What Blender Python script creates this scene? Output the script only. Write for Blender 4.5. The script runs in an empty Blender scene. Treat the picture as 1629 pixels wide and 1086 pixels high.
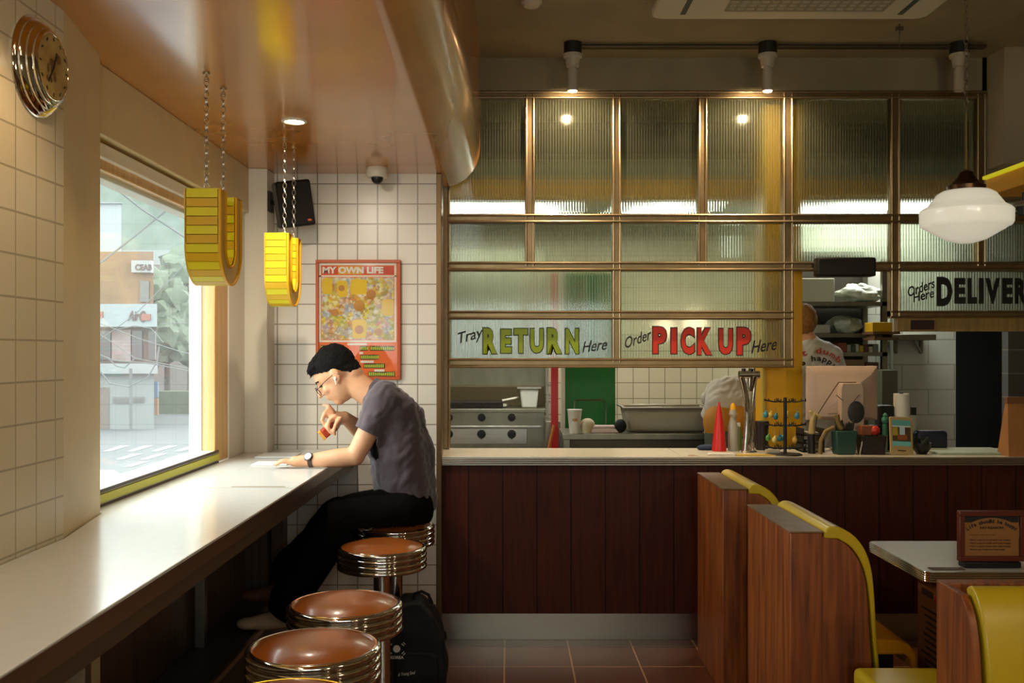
import bpy, bmesh, math, random
from mathutils import Vector, Matrix, noise
random.seed(7)
PI = math.pi
C = bpy.context.scene.collection
scene = bpy.context.scene

# ---------------------------------------------------------------- camera, sky, exposure
F = 1550.0; VX, VY = 809.0, 560.0; CH = 1.5
cam_d = bpy.data.cameras.new('camera'); cam = bpy.data.objects.new('camera', cam_d); C.objects.link(cam)
cam.location = (0, 0, CH); cam.rotation_euler = (PI/2, 0, 0)
cam_d.sensor_width = 36; cam_d.lens = 36*F/1629; cam_d.clip_start = .05; cam_d.clip_end = 500
cam_d.shift_x = (814.5-VX)/1629; cam_d.shift_y = (VY-543)/1629
cam_d.dof.use_dof = False
scene.camera = cam
scene.view_settings.view_transform = 'Standard'; scene.view_settings.look = 'None'
scene.view_settings.gamma = 1; scene.view_settings.use_curve_mapping = False
scene.view_settings.exposure = 0.15
w = bpy.data.worlds.new('sky'); scene.world = w; w.use_nodes = True
nt = w.node_tree; bg = nt.nodes['Background']
bg.inputs[0].default_value = (.95, 1.0, .97, 1); bg.inputs[1].default_value = 7.5

def lin(h):
    h = h.lstrip('#'); v = [int(h[i:i+2], 16)/255 for i in (0, 2, 4)]
    return tuple((c/12.92 if c <= .04045 else ((c+.055)/1.055)**2.4) for c in v) + (1,)

def area(name, loc, rot, sx, sy, power, col, portal=False, spread=PI):
    d = bpy.data.lights.new(name, 'AREA'); d.shape = 'RECTANGLE'; d.size = sx; d.size_y = sy; d.energy = power; d.color = col
    d.spread = spread
    if portal: d.cycles.is_portal = True
    o = bpy.data.objects.new(name, d); o.location = loc; o.rotation_euler = rot; C.objects.link(o); return o
# portals guide the skylight through the street window and the added rear opening (they add no light of their own)
area('window_portal', (-1.50, 3.75, 1.6), (0, -PI/2, 0), 1.35, 1.6, 1, (1, 1, 1), portal=True)
area('rear_fill_portal', (.2, -2.05, 1.75), (PI/2, 0, 0), 2.4, .9, 1, (1, 1, 1), portal=True)

def W(px, py, Y):
    return Vector(((px-VX)*Y/F, Y, CH+(VY-py)*Y/F))
def PX(px, Y): return (px-VX)*Y/F
def PZ(py, Y): return CH+(VY-py)*Y/F

# ---------------------------------------------------------------- materials
MATS = {}
def mat(name, col, rough=.6, metal=0, noise_amt=.0, nscale=8, bump=0, bscale=60, coat=0, emit=None, estr=0, alpha=1, trans=0, spec=.5, stretch=None, col2=None, sheen=0, ior=1.45, sss=0):
    if name in MATS: return MATS[name]
    m = bpy.data.materials.new(name); m.use_nodes = True; MATS[name] = m
    n = m.node_tree.nodes; l = m.node_tree.links; b = n['Principled BSDF']
    c = lin(col) if isinstance(col, str) else col
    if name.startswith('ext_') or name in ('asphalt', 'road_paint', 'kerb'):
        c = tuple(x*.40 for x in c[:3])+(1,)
    b.inputs['Base Color'].default_value = c; b.inputs['Roughness'].default_value = rough; b.inputs['Metallic'].default_value = metal
    b.inputs['Specular IOR Level'].default_value = spec; b.inputs['Coat Weight'].default_value = coat; b.inputs['Coat Roughness'].default_value = .12
    b.inputs['IOR'].default_value = ior
    if trans: b.inputs['Transmission Weight'].default_value = trans
    if sheen: b.inputs['Sheen Weight'].default_value = sheen
    if sss:
        b.inputs['Subsurface Weight'].default_value = sss; b.inputs['Subsurface Radius'].default_value = (.02, .008, .004)
    if emit: b.inputs['Emission Color'].default_value = lin(emit); b.inputs['Emission Strength'].default_value = estr
    tc = n.new('ShaderNodeTexCoord'); vec = tc.outputs['Object']
    if stretch:
        mp = n.new('ShaderNodeMapping'); mp.inputs['Scale'].default_value = stretch; l.new(vec, mp.inputs[0]); vec = mp.outputs[0]
    if noise_amt or col2:
        t = n.new('ShaderNodeTexNoise'); t.inputs['Scale'].default_value = nscale; t.inputs['Detail'].default_value = 5; l.new(vec, t.inputs[0])
        r = n.new('ShaderNodeValToRGB'); r.color_ramp.elements[0].position = .3; r.color_ramp.elements[1].position = .7
        if col2: a, z = c, (lin(col2) if not name.startswith('ext_') else tuple(x*.40 for x in lin(col2)[:3])+(1,))
        else:
            a = tuple(x*(1-noise_amt) for x in c[:3])+(1,); z = tuple(min(1, x*(1+noise_amt)) for x in c[:3])+(1,)
        r.color_ramp.elements[0].color = a; r.color_ramp.elements[1].color = z
        l.new(t.outputs[0], r.inputs[0]); l.new(r.outputs[0], b.inputs['Base Color'])
    if bump:
        t = n.new('ShaderNodeTexNoise'); t.inputs['Scale'].default_value = bscale; t.inputs['Detail'].default_value = 4; l.new(vec, t.inputs[0])
        bp = n.new('ShaderNodeBump'); bp.inputs['Strength'].default_value = bump; bp.inputs['Distance'].default_value = .01
        l.new(t.outputs[0], bp.inputs['Height']); l.new(bp.outputs[0], b.inputs['Normal'])
    return m

def brickmat(name, plane, bw, bh, c1, c2, mortar, ms=.003, off=0, rough=.35, bump=.4, rot=0, shift=(0, 0), wood=False, coat=0, spec=.5):
    m = bpy.data.materials.new(name); m.use_nodes = True; MATS[name] = m
    n = m.node_tree.nodes; l = m.node_tree.links; b = n['Principled BSDF']
    tc = n.new('ShaderNodeNewGeometry'); sp = n.new('ShaderNodeSeparateXYZ'); cb = n.new('ShaderNodeCombineXYZ')
    l.new(tc.outputs['Position'], sp.inputs[0])
    a, z = {'xz': (0, 2), 'yz': (1, 2), 'xy': (0, 1)}[plane]
    l.new(sp.outputs[a], cb.inputs[0]); l.new(sp.outputs[z], cb.inputs[1])
    mp = n.new('ShaderNodeMapping'); mp.inputs['Location'].default_value = (shift[0], shift[1], 0); mp.inputs['Rotation'].default_value = (0, 0, rot)
    l.new(cb.outputs[0], mp.inputs[0])
    t = n.new('ShaderNodeTexBrick'); t.offset = off; t.squash = 1; t.inputs['Scale'].default_value = 1
    t.inputs['Brick Width'].default_value = bw; t.inputs['Row Height'].default_value = bh; t.inputs['Mortar Size'].default_value = ms
    t.inputs['Mortar Smooth'].default_value = .3; t.inputs['Bias'].default_value = 0
    t.inputs['Color1'].default_value = lin(c1); t.inputs['Color2'].default_value = lin(c2); t.inputs['Mortar'].default_value = lin(mortar)
    l.new(mp.outputs[0], t.inputs[0])
    col = t.outputs['Color']
    if wood:
        m2 = n.new('ShaderNodeMapping'); m2.inputs['Scale'].default_value = (26, 1.6, 1); l.new(cb.outputs[0], m2.inputs[0])
        ns = n.new('ShaderNodeTexNoise'); ns.inputs['Scale'].default_value = 2.2; ns.inputs['Detail'].default_value = 7; l.new(m2.outputs[0], ns.inputs[0])
        mx = n.new('ShaderNodeMixRGB'); mx.blend_type = 'MULTIPLY'; mx.inputs[0].default_value = .75
        rr = n.new('ShaderNodeValToRGB'); rr.color_ramp.elements[0].position = .3; rr.color_ramp.elements[1].position = .75
        rr.color_ramp.elements[0].color = (.42, .38, .36, 1); rr.color_ramp.elements[1].color = (1.25, 1.2, 1.1, 1)
        l.new(ns.outputs[0], rr.inputs[0]); l.new(col, mx.inputs[1]); l.new(rr.outputs[0], mx.inputs[2]); col = mx.outputs[0]
    l.new(col, b.inputs['Base Color'])
    b.inputs['Roughness'].default_value = rough; b.inputs['Coat Weight'].default_value = coat; b.inputs['Specular IOR Level'].default_value = spec
    inv = n.new('ShaderNodeMath'); inv.operation = 'SUBTRACT'; inv.inputs[0].default_value = 1; l.new(t.outputs['Fac'], inv.inputs[1])
    bp = n.new('ShaderNodeBump'); bp.inputs['Strength'].default_value = bump; bp.inputs['Distance'].default_value = .003
    l.new(inv.outputs[0], bp.inputs['Height']); l.new(bp.outputs[0], b.inputs['Normal'])
    return m

def woodmat(name, c1, c2, rough=.4, coat=.2, scale=(22, 22, 1.3)):
    m = bpy.data.materials.new(name); m.use_nodes = True; MATS[name] = m
    n = m.node_tree.nodes; l = m.node_tree.links; b = n['Principled BSDF']
    tc = n.new('ShaderNodeTexCoord'); mp = n.new('ShaderNodeMapping'); mp.inputs['Scale'].default_value = scale
    l.new(tc.outputs['Object'], mp.inputs[0])
    t = n.new('ShaderNodeTexNoise'); t.inputs['Scale'].default_value = 2.2; t.inputs['Detail'].default_value = 8; t.inputs['Distortion'].default_value = .4
    l.new(mp.outputs[0], t.inputs[0])
    r = n.new('ShaderNodeValToRGB'); r.color_ramp.elements[0].position = .32; r.color_ramp.elements[1].position = .68
    r.color_ramp.elements[0].color = lin(c1); r.color_ramp.elements[1].color = lin(c2)
    l.new(t.outputs[0], r.inputs[0]); l.new(r.outputs[0], b.inputs['Base Color'])
    b.inputs['Roughness'].default_value = rough; b.inputs['Coat Weight'].default_value = coat; b.inputs['Coat Roughness'].default_value = .2
    return m

def glassmat(name, tint=(1, 1, 1, 1), refl=.07, rough=.02, haze=0):
    m = bpy.data.materials.new(name); m.use_nodes = True; MATS[name] = m
    n = m.node_tree.nodes; l = m.node_tree.links; n.remove(n['Principled BSDF']); out = n['Material Output']
    t = n.new('ShaderNodeBsdfTransparent'); t.inputs[0].default_value = tint
    g = n.new('ShaderNodeBsdfGlossy'); g.inputs['Roughness'].default_value = rough
    mx = n.new('ShaderNodeMixShader'); mx.inputs[0].default_value = refl
    l.new(t.outputs[0], mx.inputs[1]); l.new(g.outputs[0], mx.inputs[2])
    if haze:
        d = n.new('ShaderNodeBsdfTranslucent'); d.inputs[0].default_value = (.9, .95, .95, 1)
        m2 = n.new('ShaderNodeMixShader'); m2.inputs[0].default_value = haze
        l.new(mx.outputs[0], m2.inputs[1]); l.new(d.outputs[0], m2.inputs[2]); l.new(m2.outputs[0], out.inputs[0])
    else: l.new(mx.outputs[0], out.inputs[0])
    return m

def reedmat(name):
    m = bpy.data.materials.new(name); m.use_nodes = True; MATS[name] = m
    n = m.node_tree.nodes; l = m.node_tree.links; n.remove(n['Principled BSDF']); out = n['Material Output']
    ge = n.new('ShaderNodeNewGeometry'); sp = n.new('ShaderNodeSeparateXYZ'); l.new(ge.outputs['Position'], sp.inputs[0])
    mu = n.new('ShaderNodeMath'); mu.operation = 'MULTIPLY'; mu.inputs[1].default_value = 2*PI/.0155; l.new(sp.outputs[0], mu.inputs[0])
    sn = n.new('ShaderNodeMath'); sn.operation = 'SINE'; l.new(mu.outputs[0], sn.inputs[0])
    mr = n.new('ShaderNodeMapRange'); mr.inputs[1].default_value = -1; mr.inputs[2].default_value = 1; mr.inputs[3].default_value = .03; mr.inputs[4].default_value = .20
    l.new(sn.outputs[0], mr.inputs[0])
    bp = n.new('ShaderNodeBump'); bp.inputs['Strength'].default_value = 1; bp.inputs['Distance'].default_value = .002; l.new(sn.outputs[0], bp.inputs['Height'])
    t = n.new('ShaderNodeBsdfTransparent'); t.inputs[0].default_value = (.86, .93, .84, 1)
    rf = n.new('ShaderNodeBsdfRefraction'); rf.inputs['IOR'].default_value = 1.14; rf.inputs['Roughness'].default_value = .03; rf.inputs[0].default_value = (.9, .95, .88, 1)
    l.new(bp.outputs[0], rf.inputs['Normal'])
    d = n.new('ShaderNodeBsdfTranslucent'); d.inputs[0].default_value = (.72, .74, .62, 1)
    d2 = n.new('ShaderNodeBsdfDiffuse'); d2.inputs[0].default_value = (.30, .30, .22, 1)
    g = n.new('ShaderNodeBsdfGlossy'); g.inputs['Roughness'].default_value = .07
    a0 = n.new('ShaderNodeMixShader'); a0.inputs[0].default_value = .35; l.new(d.outputs[0], a0.inputs[1]); l.new(d2.outputs[0], a0.inputs[2])
    tr_ = n.new('ShaderNodeMixShader'); tr_.inputs[0].default_value = .52; l.new(t.outputs[0], tr_.inputs[1]); l.new(rf.outputs[0], tr_.inputs[2])
    a = n.new('ShaderNodeMixShader'); l.new(mr.outputs[0], a.inputs[0]); l.new(tr_.outputs[0], a.inputs[1]); l.new(a0.outputs[0], a.inputs[2])
    c = n.new('ShaderNodeMixShader'); c.inputs[0].default_value = .03; l.new(a.outputs[0], c.inputs[1]); l.new(g.outputs[0], c.inputs[2])
    l.new(c.outputs[0], out.inputs[0])
    return m

TILE_L = brickmat('left_wall_tile', 'yz', .104, .104, 'cfc4a8', 'cbbf a0'.replace(' ', ''), 'a2967a', shift=(.02, .03), rough=.3)
TILE_B = brickmat('back_wall_tile', 'xz', .1035, .1035, 'd8d1c4', 'd3ccbd', '8d8474', ms=.0035, shift=(.055, .012), rough=.3)
TILE_K = brickmat('kitchen_tile', 'xz', .14, .14, 'c9bc9c', 'c2b594', '8a7c60', ms=.0045, shift=(.02, .03), rough=.35)
BRICK_W = brickmat('white_block_wall', 'xz', .42, .2, 'c3c6b8', 'bdc0b2', '9c9e92', ms=.006, off=.5, rough=.7)
BRICK_D = brickmat('dark_block_wall', 'xz', .36, .19, '3b372b', '332f25', '55503f', ms=.006, off=.5, rough=.7)
FLOOR = brickmat('terracotta_floor_tile', 'xy', .325, .325, '5a3120', '4f2a1b', 'a07850', ms=.0045, shift=(.02, -.1), rough=.32, bump=.3)
PLANK = brickmat('burgundy_planks', 'xz', .178, 9, '4a1c08', '401706', '120602', ms=.0035, shift=(.03, 1), rough=.5, wood=True, coat=0, spec=.2)
WOODB = woodmat('booth_walnut', '602a08', '9c5216', rough=.5, coat=.05)
WOODP = woodmat('under_panel_wood', '3a2a1c', '55402a', rough=.5)
WOODG = woodmat('golden_window_wood', 'b58a4c', 'cda463', rough=.4)
OCHREW = woodmat('ochre_beam_wood', '7d6332', '96783e', rough=.5)
REED = reedmat('reeded_glass')
GLASS = glassmat('window_glass', (.97, .99, .99, 1), .06, .01, haze=.022)
CLEAR = glassmat('spectacle_glass', (.95, .97, .97, 1), .12, .03)
BAG = glassmat('clear_plastic_film', (.9, .93, .9, 1), .25, .25, haze=.45)
SOFFIT = mat('copper_laminate', 'b8741f', .24, 0, .10, 3, coat=.6)
WHITE = mat('white_paint', 'd9d2c2', .5)
CREAM = mat('cream_paint', 'd0bd92', .45, noise_amt=.04)
COUNTER = mat('white_laminate', 'd6d8d4', .22, noise_amt=.02, nscale=30, coat=.2)
STEEL = mat('brushed_steel', 'b4b0a4', .32, 1, .08, 6, stretch=(1, 1, 20))
STEELD = mat('dull_kitchen_steel', '8c8a78', .38, 1, .1, 4, stretch=(3, 1, 1))
CHROME = mat('polished_chrome', 'dcd8cf', .09, 1)
BRASS = mat('bronze_metal', '8c7858', .4, 1, .12, 14)
BRASSB = mat('bronze_metal_bead', 'b4a080', .34, 1, .08, 14)
BLACK = mat('black_plastic', '0d0c0b', .42)
BLACKM = mat('black_fabric', '0b0b0c', .8, bump=.3, bscale=250)
SEATV = mat('brown_vinyl', '9c541c', .3, 0, .10, 5, coat=.35, bump=.08, bscale=40)
YELV = mat('yellow_vinyl', 'c2a41a', .38, 0, .05, 5, coat=.2, bump=.06, bscale=30)
YEL1 = mat('lemon_yellow_slat', 'e2d21a', .4)
YEL2 = mat('amber_yellow_slat', 'dcae1c', .4)
YELP = mat('yellow_paint', 'e6a706', .45)
CONC = mat('dark_concrete_ceiling', '958a6c', .85, 0, .12, 3, bump=.25, bscale=35)
GREYB = mat('grey_green_band', '8c8c74', .7)
SKIN = mat('skin', 'd9a47e', .45, 0, .05, 12, sss=.12)
HAIR = mat('black_hair', '0c0908', .75, 0, .4, 90, bump=.9, bscale=260, spec=.2)
SHIRT = mat('charcoal_mauve_jersey', '4c4248', .85, 0, .08, 30, bump=.5, bscale=22, sheen=.3)
PANTS = mat('black_trousers', '0a0908', .9, 0, .1, 30, bump=.5, bscale=18, spec=.1)
RED = mat('red_plastic', 'c8201a', .35)
GREEN = mat('green_paint', '0a6a1e', .45)
LAMPW = mat('opal_glass', 'e9e4d2', .25, emit='f5eed6', estr=.42, coat=.4)

# ---------------------------------------------------------------- mesh helpers
def NB(): return bmesh.new()
def box(bm, x0, x1, y0, y1, z0, z1):
    g = bmesh.ops.create_cube(bm, size=1)
    bmesh.ops.scale(bm, vec=(abs(x1-x0), abs(y1-y0), abs(z1-z0)), verts=g['verts'])
    bmesh.ops.translate(bm, vec=((x0+x1)/2, (y0+y1)/2, (z0+z1)/2), verts=g['verts']); return g['verts']
def rbox(bm, c, size, rot=(0, 0, 0)):
    from mathutils import Euler
    g = bmesh.ops.create_cube(bm, size=1)
    M = Matrix.Translation(Vector(c)) @ Euler(rot).to_matrix().to_4x4() @ Matrix.Diagonal((*size, 1))
    bmesh.ops.transform(bm, matrix=M, verts=g['verts']); return g['verts']
def frame_of(d):
    d = Vector(d).normalized(); u = Vector((0, 0, 1)) if abs(d.z) < .95 else Vector((1, 0, 0))
    a = d.cross(u).normalized(); b = a.cross(d).normalized(); return a, b, d
def ring(bm, c, a, b, ra, rb, seg):
    return [bm.verts.new(Vector(c)+a*ra*math.cos(2*PI*i/seg)+b*rb*math.sin(2*PI*i/seg)) for i in range(seg)]
def bridge(bm, r0, r1):
    n = len(r0)
    for i in range(n): bm.faces.new((r0[i], r0[(i+1) % n], r1[(i+1) % n], r1[i]))
def cyl(bm, p0, p1, r0, r1=None, seg=20, caps=True):
    r1 = r0 if r1 is None else r1
    p0 = Vector(p0); p1 = Vector(p1); a, b, d = frame_of(p1-p0)
    A = ring(bm, p0, a, b, r0, r0, seg); B = ring(bm, p1, a, b, r1, r1, seg); bridge(bm, A, B)
    if caps: bm.faces.new(A[::-1]); bm.faces.new(B)
def tube(bm, pts, r, seg=8, closed=False, rs=None):
    pts = [Vector(p) for p in pts]; n = len(pts); rings = []
    pa = None
    for i, p in enumerate(pts):
        if closed: d = pts[(i+1) % n]-pts[i-1]
        else: d = pts[min(i+1, n-1)]-pts[max(i-1, 0)]
        d.normalize()
        if pa is None: a, b, _ = frame_of(d)
        else:
            a = (pa-d*pa.dot(d)).normalized(); b = a.cross(d).normalized()
        pa = a; rr = rs[i] if rs else r
        rings.append(ring(bm, p, a, b, rr, rr, seg))
    for i in range(n-1): bridge(bm, rings[i], rings[i+1])
    if closed: bridge(bm, rings[-1], rings[0])
    else: bm.faces.new(rings[0][::-1]); bm.faces.new(rings[-1])
def lathe(bm, prof, c, axis=(0, 0, 1), seg=40):
    """prof: list of (radius, height)"""
    a, b, d = frame_of(axis); c = Vector(c); rings = []
    for r, h in prof:
        if r < 1e-5: rings.append([bm.verts.new(c+d*h)])
        else: rings.append(ring(bm, c+d*h, a, b, r, r, seg))
    for A, B in zip(rings, rings[1:]):
        if len(A) == 1 and len(B) == 1: continue
        if len(A) == 1:
            for i in range(seg): bm.faces.new((A[0], B[(i+1) % seg], B[i]))
        elif len(B) == 1:
            for i in range(seg): bm.faces.new((A[i], A[(i+1) % seg], B[0]))
        else: bridge(bm, A, B)
    if len(rings[0]) > 1: bm.faces.new(rings[0][::-1])
    if len(rings[-1]) > 1: bm.faces.new(rings[-1])
def prism(bm, poly, o, u, v, ext):
    """poly in (u,v) plane at o, extruded by vector ext"""
    o = Vector(o); u = Vector(u); v = Vector(v); ext = Vector(ext)
    A = [bm.verts.new(o+u*x+v*y) for x, y in poly]; B = [bm.verts.new(q.co+ext) for q in A]
    bm.faces.new(A); bm.faces.new(B[::-1]); n = len(A)
    for i in range(n): bm.faces.new((A[i], B[i], B[(i+1) % n], A[(i+1) % n]))
def ell(bm, c, r, M=None, seg=20, rings_=14):
    g = bmesh.ops.create_uvsphere(bm, u_segments=seg, v_segments=rings_, radius=1)
    T = Matrix.Translation(Vector(c)) @ (M.to_4x4() if M else Matrix.Identity(4)) @ Matrix.Diagonal((*r, 1))
    bmesh.ops.transform(bm, matrix=T, verts=g['verts']); return g['verts']
def cap(bm, p0, p1, r0, r1, seg=16):
    cyl(bm, p0, p1, r0, r1, seg); ell(bm, p0, (r0,)*3, seg=seg, rings_=10); ell(bm, p1, (r1,)*3, seg=seg, rings_=10)
def chain(bm, pts, rs, seg=16):
    for i in range(len(pts)-1): cap(bm, pts[i], pts[i+1], rs[i], rs[i+1], seg)

WLOC = {}
def build(name, bm, m, parent=None, bevel=0, smooth=True, bseg=2, label=None, mods=None, keep=False):
    bmesh.ops.recalc_face_normals(bm, faces=bm.faces)
    me = bpy.data.meshes.new(name)
    for f in bm.faces: f.smooth = smooth
    bm.to_mesh(me); bm.free(); me.materials.append(m)
    o = bpy.data.objects.new(name, me); C.objects.link(o)
    if smooth:
        try: me.set_sharp_from_angle(angle=math.radians(38))
        except Exception: pass
    if bevel:
        b = o.modifiers.new('bevel', 'BEVEL'); b.width = bevel; b.segments = bseg; b.limit_method = 'ANGLE'; b.angle_limit = math.radians(40); b.harden_normals = False
    if parent is not None:
        o.parent = parent; o.matrix_parent_inverse = Matrix.Translation(-WLOC.get(parent.name, Vector((0, 0, 0))))
        WLOC[o.name] = Vector((0, 0, 0))
    else:
        if not keep:
            xs = [v.co for v in me.vertices]
            mn = Vector([min(c[i] for c in xs) for i in range(3)]); mxx = Vector([max(c[i] for c in xs) for i in range(3)])
            off = Vector(((mn.x+mxx.x)/2, (mn.y+mxx.y)/2, mn.z))
            me.transform(Matrix.Translation(-off)); o.location = off; WLOC[o.name] = off
        else: WLOC[o.name] = Vector((0, 0, 0))
    if label: o['label'] = label
    return o
def thing(name, label, cat, loc, group=None):
    o = bpy.data.objects.new(name, None); C.objects.link(o); o.empty_display_size = .05
    o.location = loc; WLOC[o.name] = Vector(loc); o['label'] = label; o['category'] = cat
    if group: o['group'] = group
    return o
def tag(o, label, cat, group=None, kind=None):
    o['label'] = label; o['category'] = cat
    if group: o['group'] = group
    if kind: o['kind'] = kind
    return o
def struct(name, bm, m, bevel=0, smooth=False, label=None):
    o = build(name, bm, m, bevel=bevel, smooth=smooth, keep=True); o['kind'] = 'structure'
    if label: o['label'] = label
    return o
def bake(o, mods=True):
    """evaluate modifiers into a plain mesh"""
    bpy.context.view_layer.update()
    dg = bpy.context.evaluated_depsgraph_get(); me = bpy.data.meshes.new_from_object(o.evaluated_get(dg))
    o.modifiers.clear(); o.data = me; return o
def blob(name, bm, m, parent, voxel=.006, sm=6, fac=.5, warp=None):
    o = build(name, bm, m, parent)
    r = o.modifiers.new('r', 'REMESH'); r.mode = 'VOXEL'; r.voxel_size = voxel; r.use_smooth_shade = True
    s = o.modifiers.new('s', 'SMOOTH'); s.iterations = sm; s.factor = fac
    bake(o)
    if warp:
        for v in o.data.vertices: v.co += warp(v.co, v.normal)
    for p in o.data.polygons: p.use_smooth = True
    if not o.data.materials: o.data.materials.append(m)
    return o
def rrect(x0, x1, y0, y1, r, n=5):
    pts = []
    for cx, cy, a0 in ((x1-r, y1-r, 0), (x0+r, y1-r, 90), (x0+r, y0+r, 180), (x1-r, y0+r, 270)):
        for i in range(n+1):
            a = math.radians(a0+90*i/n); pts.append((cx+r*math.cos(a), cy+r*math.sin(a)))
    return pts
_tc = {}
def text_geo(body, bold=0, shear=0, sharp=True):
    cu = bpy.data.curves.new('t', 'FONT'); cu.body = body; cu.size = 1; cu.offset = bold; cu.shear = shear; cu.resolution_u = 3
    ob = bpy.data.objects.new('t', cu); C.objects.link(ob); bpy.context.view_layer.update()
    me = bpy.data.meshes.new_from_object(ob.evaluated_get(bpy.context.evaluated_depsgraph_get()))
    vs = [v.co.copy() for v in me.vertices]; fs = [tuple(p.vertices) for p in me.polygons]
    bpy.data.objects.remove(ob); bpy.data.curves.remove(cu); bpy.data.meshes.remove(me); return vs, fs
def text(bm, body, o, u, v, width, height, bold=0, shear=0, rot=0, thick=.002):
    """text scaled to fit width x height; o = bottom-left, u right, v up; thickness along u x v"""
    vs, fs = text_geo(body, bold, shear)
    if not vs: return
    cr, sr = math.cos(rot), math.sin(rot)
    P = [(p.x*cr-p.y*sr, p.x*sr+p.y*cr) for p in vs]
    x0 = min(p[0] for p in P); x1 = max(p[0] for p in P); y0 = min(p[1] for p in P); y1 = max(p[1] for p in P)
    o = Vector(o); u = Vector(u).normalized(); v = Vector(v).normalized(); nrm = u.cross(v)
    Q = [o+u*((p[0]-x0)/(x1-x0)*width)+v*((p[1]-y0)/(y1-y0)*height) for p in P]
    A = [bm.verts.new(q+nrm*thick) for q in Q]
    for f in fs:
        try: bm.faces.new([A[i] for i in f])
        except ValueError: pass
    if thick > .0005:
        B = [bm.verts.new(q) for q in Q]
        from collections import Counter
        ec = Counter()
        for f in fs:
            for i in range(len(f)): ec[(f[i], f[(i+1) % len(f)])] += 1
        for (a, b), k in ec.items():
            if ec.get((b, a), 0) == 0:
                try: bm.faces.new((A[b], A[a], B[a], B[b]))
                except ValueError: pass
def arc_text(bm, body, c, u, v, R, h, a0, a1, bold=.02, thick=.001, wscale=1.0):
    n = len(body); u = Vector(u); v = Vector(v); c = Vector(c)
    for i, ch in enumerate(body):
        if ch == ' ': continue
        a = a0+(a1-a0)*(i+.5)/n
        rad = u*math.cos(a)+v*math.sin(a); tan = u*math.sin(a)-v*math.cos(a)
        wd = abs(a1-a0)/n*R*.86*wscale; hh = h; lift = 0
        if ch in 'umnaevcrosx': hh = h*.72
        elif ch in 'pyg': lift = -h*.28
        if ch == 'i': wd *= .4
        text(bm, ch, c+rad*(R+lift)-tan*wd/2, tan, rad, wd, hh, bold, thick=thick)
# ================================================================ ROOM SHELL
ZC = 3.15; ZS = 2.42
b = NB(); box(b, -1.45, 4.6, -2.1, 9.3, -.05, 0); struct('floor', b, FLOOR)
b = NB(); box(b, -1.7, 4.6, -2.1, 9.3, ZC, ZC+.15); struct('ceiling', b, CONC)
# copper soffit with rounded nose
def soffit():
    b = NB(); pts = [(-1.6, ZS)]
    cx, cz, rx, rz = -.363, ZS+.22, .205, .22
    for i in range(13):
        a = -PI/2+PI/2*i/12; pts.append((cx+rx*math.cos(a), cz+rz*math.sin(a)))
    pts += [(cx+rx, ZC), (-1.6, ZC)]
    prism(b, pts, (0, -2.0, 0), (1, 0, 0), (0, 0, 1), (0, 7.42, 0)); return b
o = struct('trim_1', soffit(), SOFFIT, smooth=True, label='copper brown glossy soffit with rounded edge above the window counter')
# left wall: tiled pier, smooth end, window header and sill wall
b = NB(); box(b, -1.6, -1.2, -2.0, 2.627, 0, ZS); struct('wall_left', b, TILE_L)
b = NB(); prism(b, [(-1.6, 2.627), (-1.2, 2.627), (-1.27, 3.03), (-1.6, 3.03)], (0, 0, 0), (1, 0, 0), (0, 1, 0), (0, 0, ZS)); struct('trim_2', b, CREAM, label='smooth cream painted end of tiled pier')
b = NB(); box(b, -1.46, -1.30, 3.03, 4.877, 2.195, ZS); struct('trim_3', b, CREAM, bevel=.004, label='cream header above the window')
b = NB(); box(b, -1.46, -1.42, 3.03, 4.60, .0, .955); struct('wall_left_lower', b, WOODP)
b = NB(); box(b, -1.46, -1.32, 4.60, 4.877, .96, 2.195); box(b, -1.6, -1.208, 4.877, 5.03, .96, ZS); struct('wall_left_far', b, WHITE, bevel=.004)
b = NB(); box(b, -1.6, -1.33, 4.60, 4.877, 0, .96); box(b, -1.6, -1.208, 4.877, 5.03, 0, .96); struct('wall_left_far_lower', b, WOODP)
# tiled end wall
b = NB(); box(b, -1.6, -.372, 5.03, 5.13, 0, ZC); struct('wall_back', b, TILE_B)
b = NB(); box(b, -.60, -.40, 5.13, 5.46, 0, ZC); struct('wall_return', b, mat('return_wall_brown', '6b5236', .5))
b = NB(); box(b, -.372, -.345, 5.02, 5.13, 0, ZS); struct('trim_4', b, mat('dark_bronze_strip', '6e5638', .4, .7), bevel=.003, label='bronze corner strip at end of tiled wall')
b = NB(); box(b, -.40, -.37, 5.13, 5.42, .957, 2.45); struct('trim_5', b, mat('jamb_brown', '7d6040', .45), label='brown jamb beside service opening')
# window
b = NB()
for y0, y1, z0, z1, x0, x1 in ((3.03, 3.10, 1.0, 2.195, -1.42, -1.34), (4.40, 4.60, 1.0, 2.195, -1.40, -1.325), (3.03, 4.60, 2.10, 2.195, -1.42, -1.34)):
    box(b, x0, x1, y0, y1, z0, z1)
o = struct('window_1', b, WOODG, bevel=.005)
b = NB(); box(b, -1.36, -1.352, 3.08, 4.42, 1.0, 2.12)
g = build('pane', b, GLASS, o)
b = NB(); box(b, -1.43, -1.37, 3.06, 4.44, 2.085, 2.12); box(b, -1.415, -1.385, 4.39, 4.41, 1.02, 2.1); box(b, -1.345, -1.32, 3.06, 4.6, 2.135, 2.18); box(b, -1.345, -1.326, 4.43, 4.47, 1.0, 2.14)
build('inner_bead', b, mat('white_bead', 'dcd8cb', .5), o, bevel=.002)
b = NB(); box(b, -1.42, -1.32, 3.03, 4.42, .955, 1.055); build('sill', b, mat('sill_white', 'c8c8b8', .5), o, bevel=.002)
b = NB(); box(b, -1.321, -1.312, 3.03, 4.42, 1.014, 1.040); build('yellow_tape', b, mat('lime_tape', 'b9b82a', .45), o)
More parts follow.
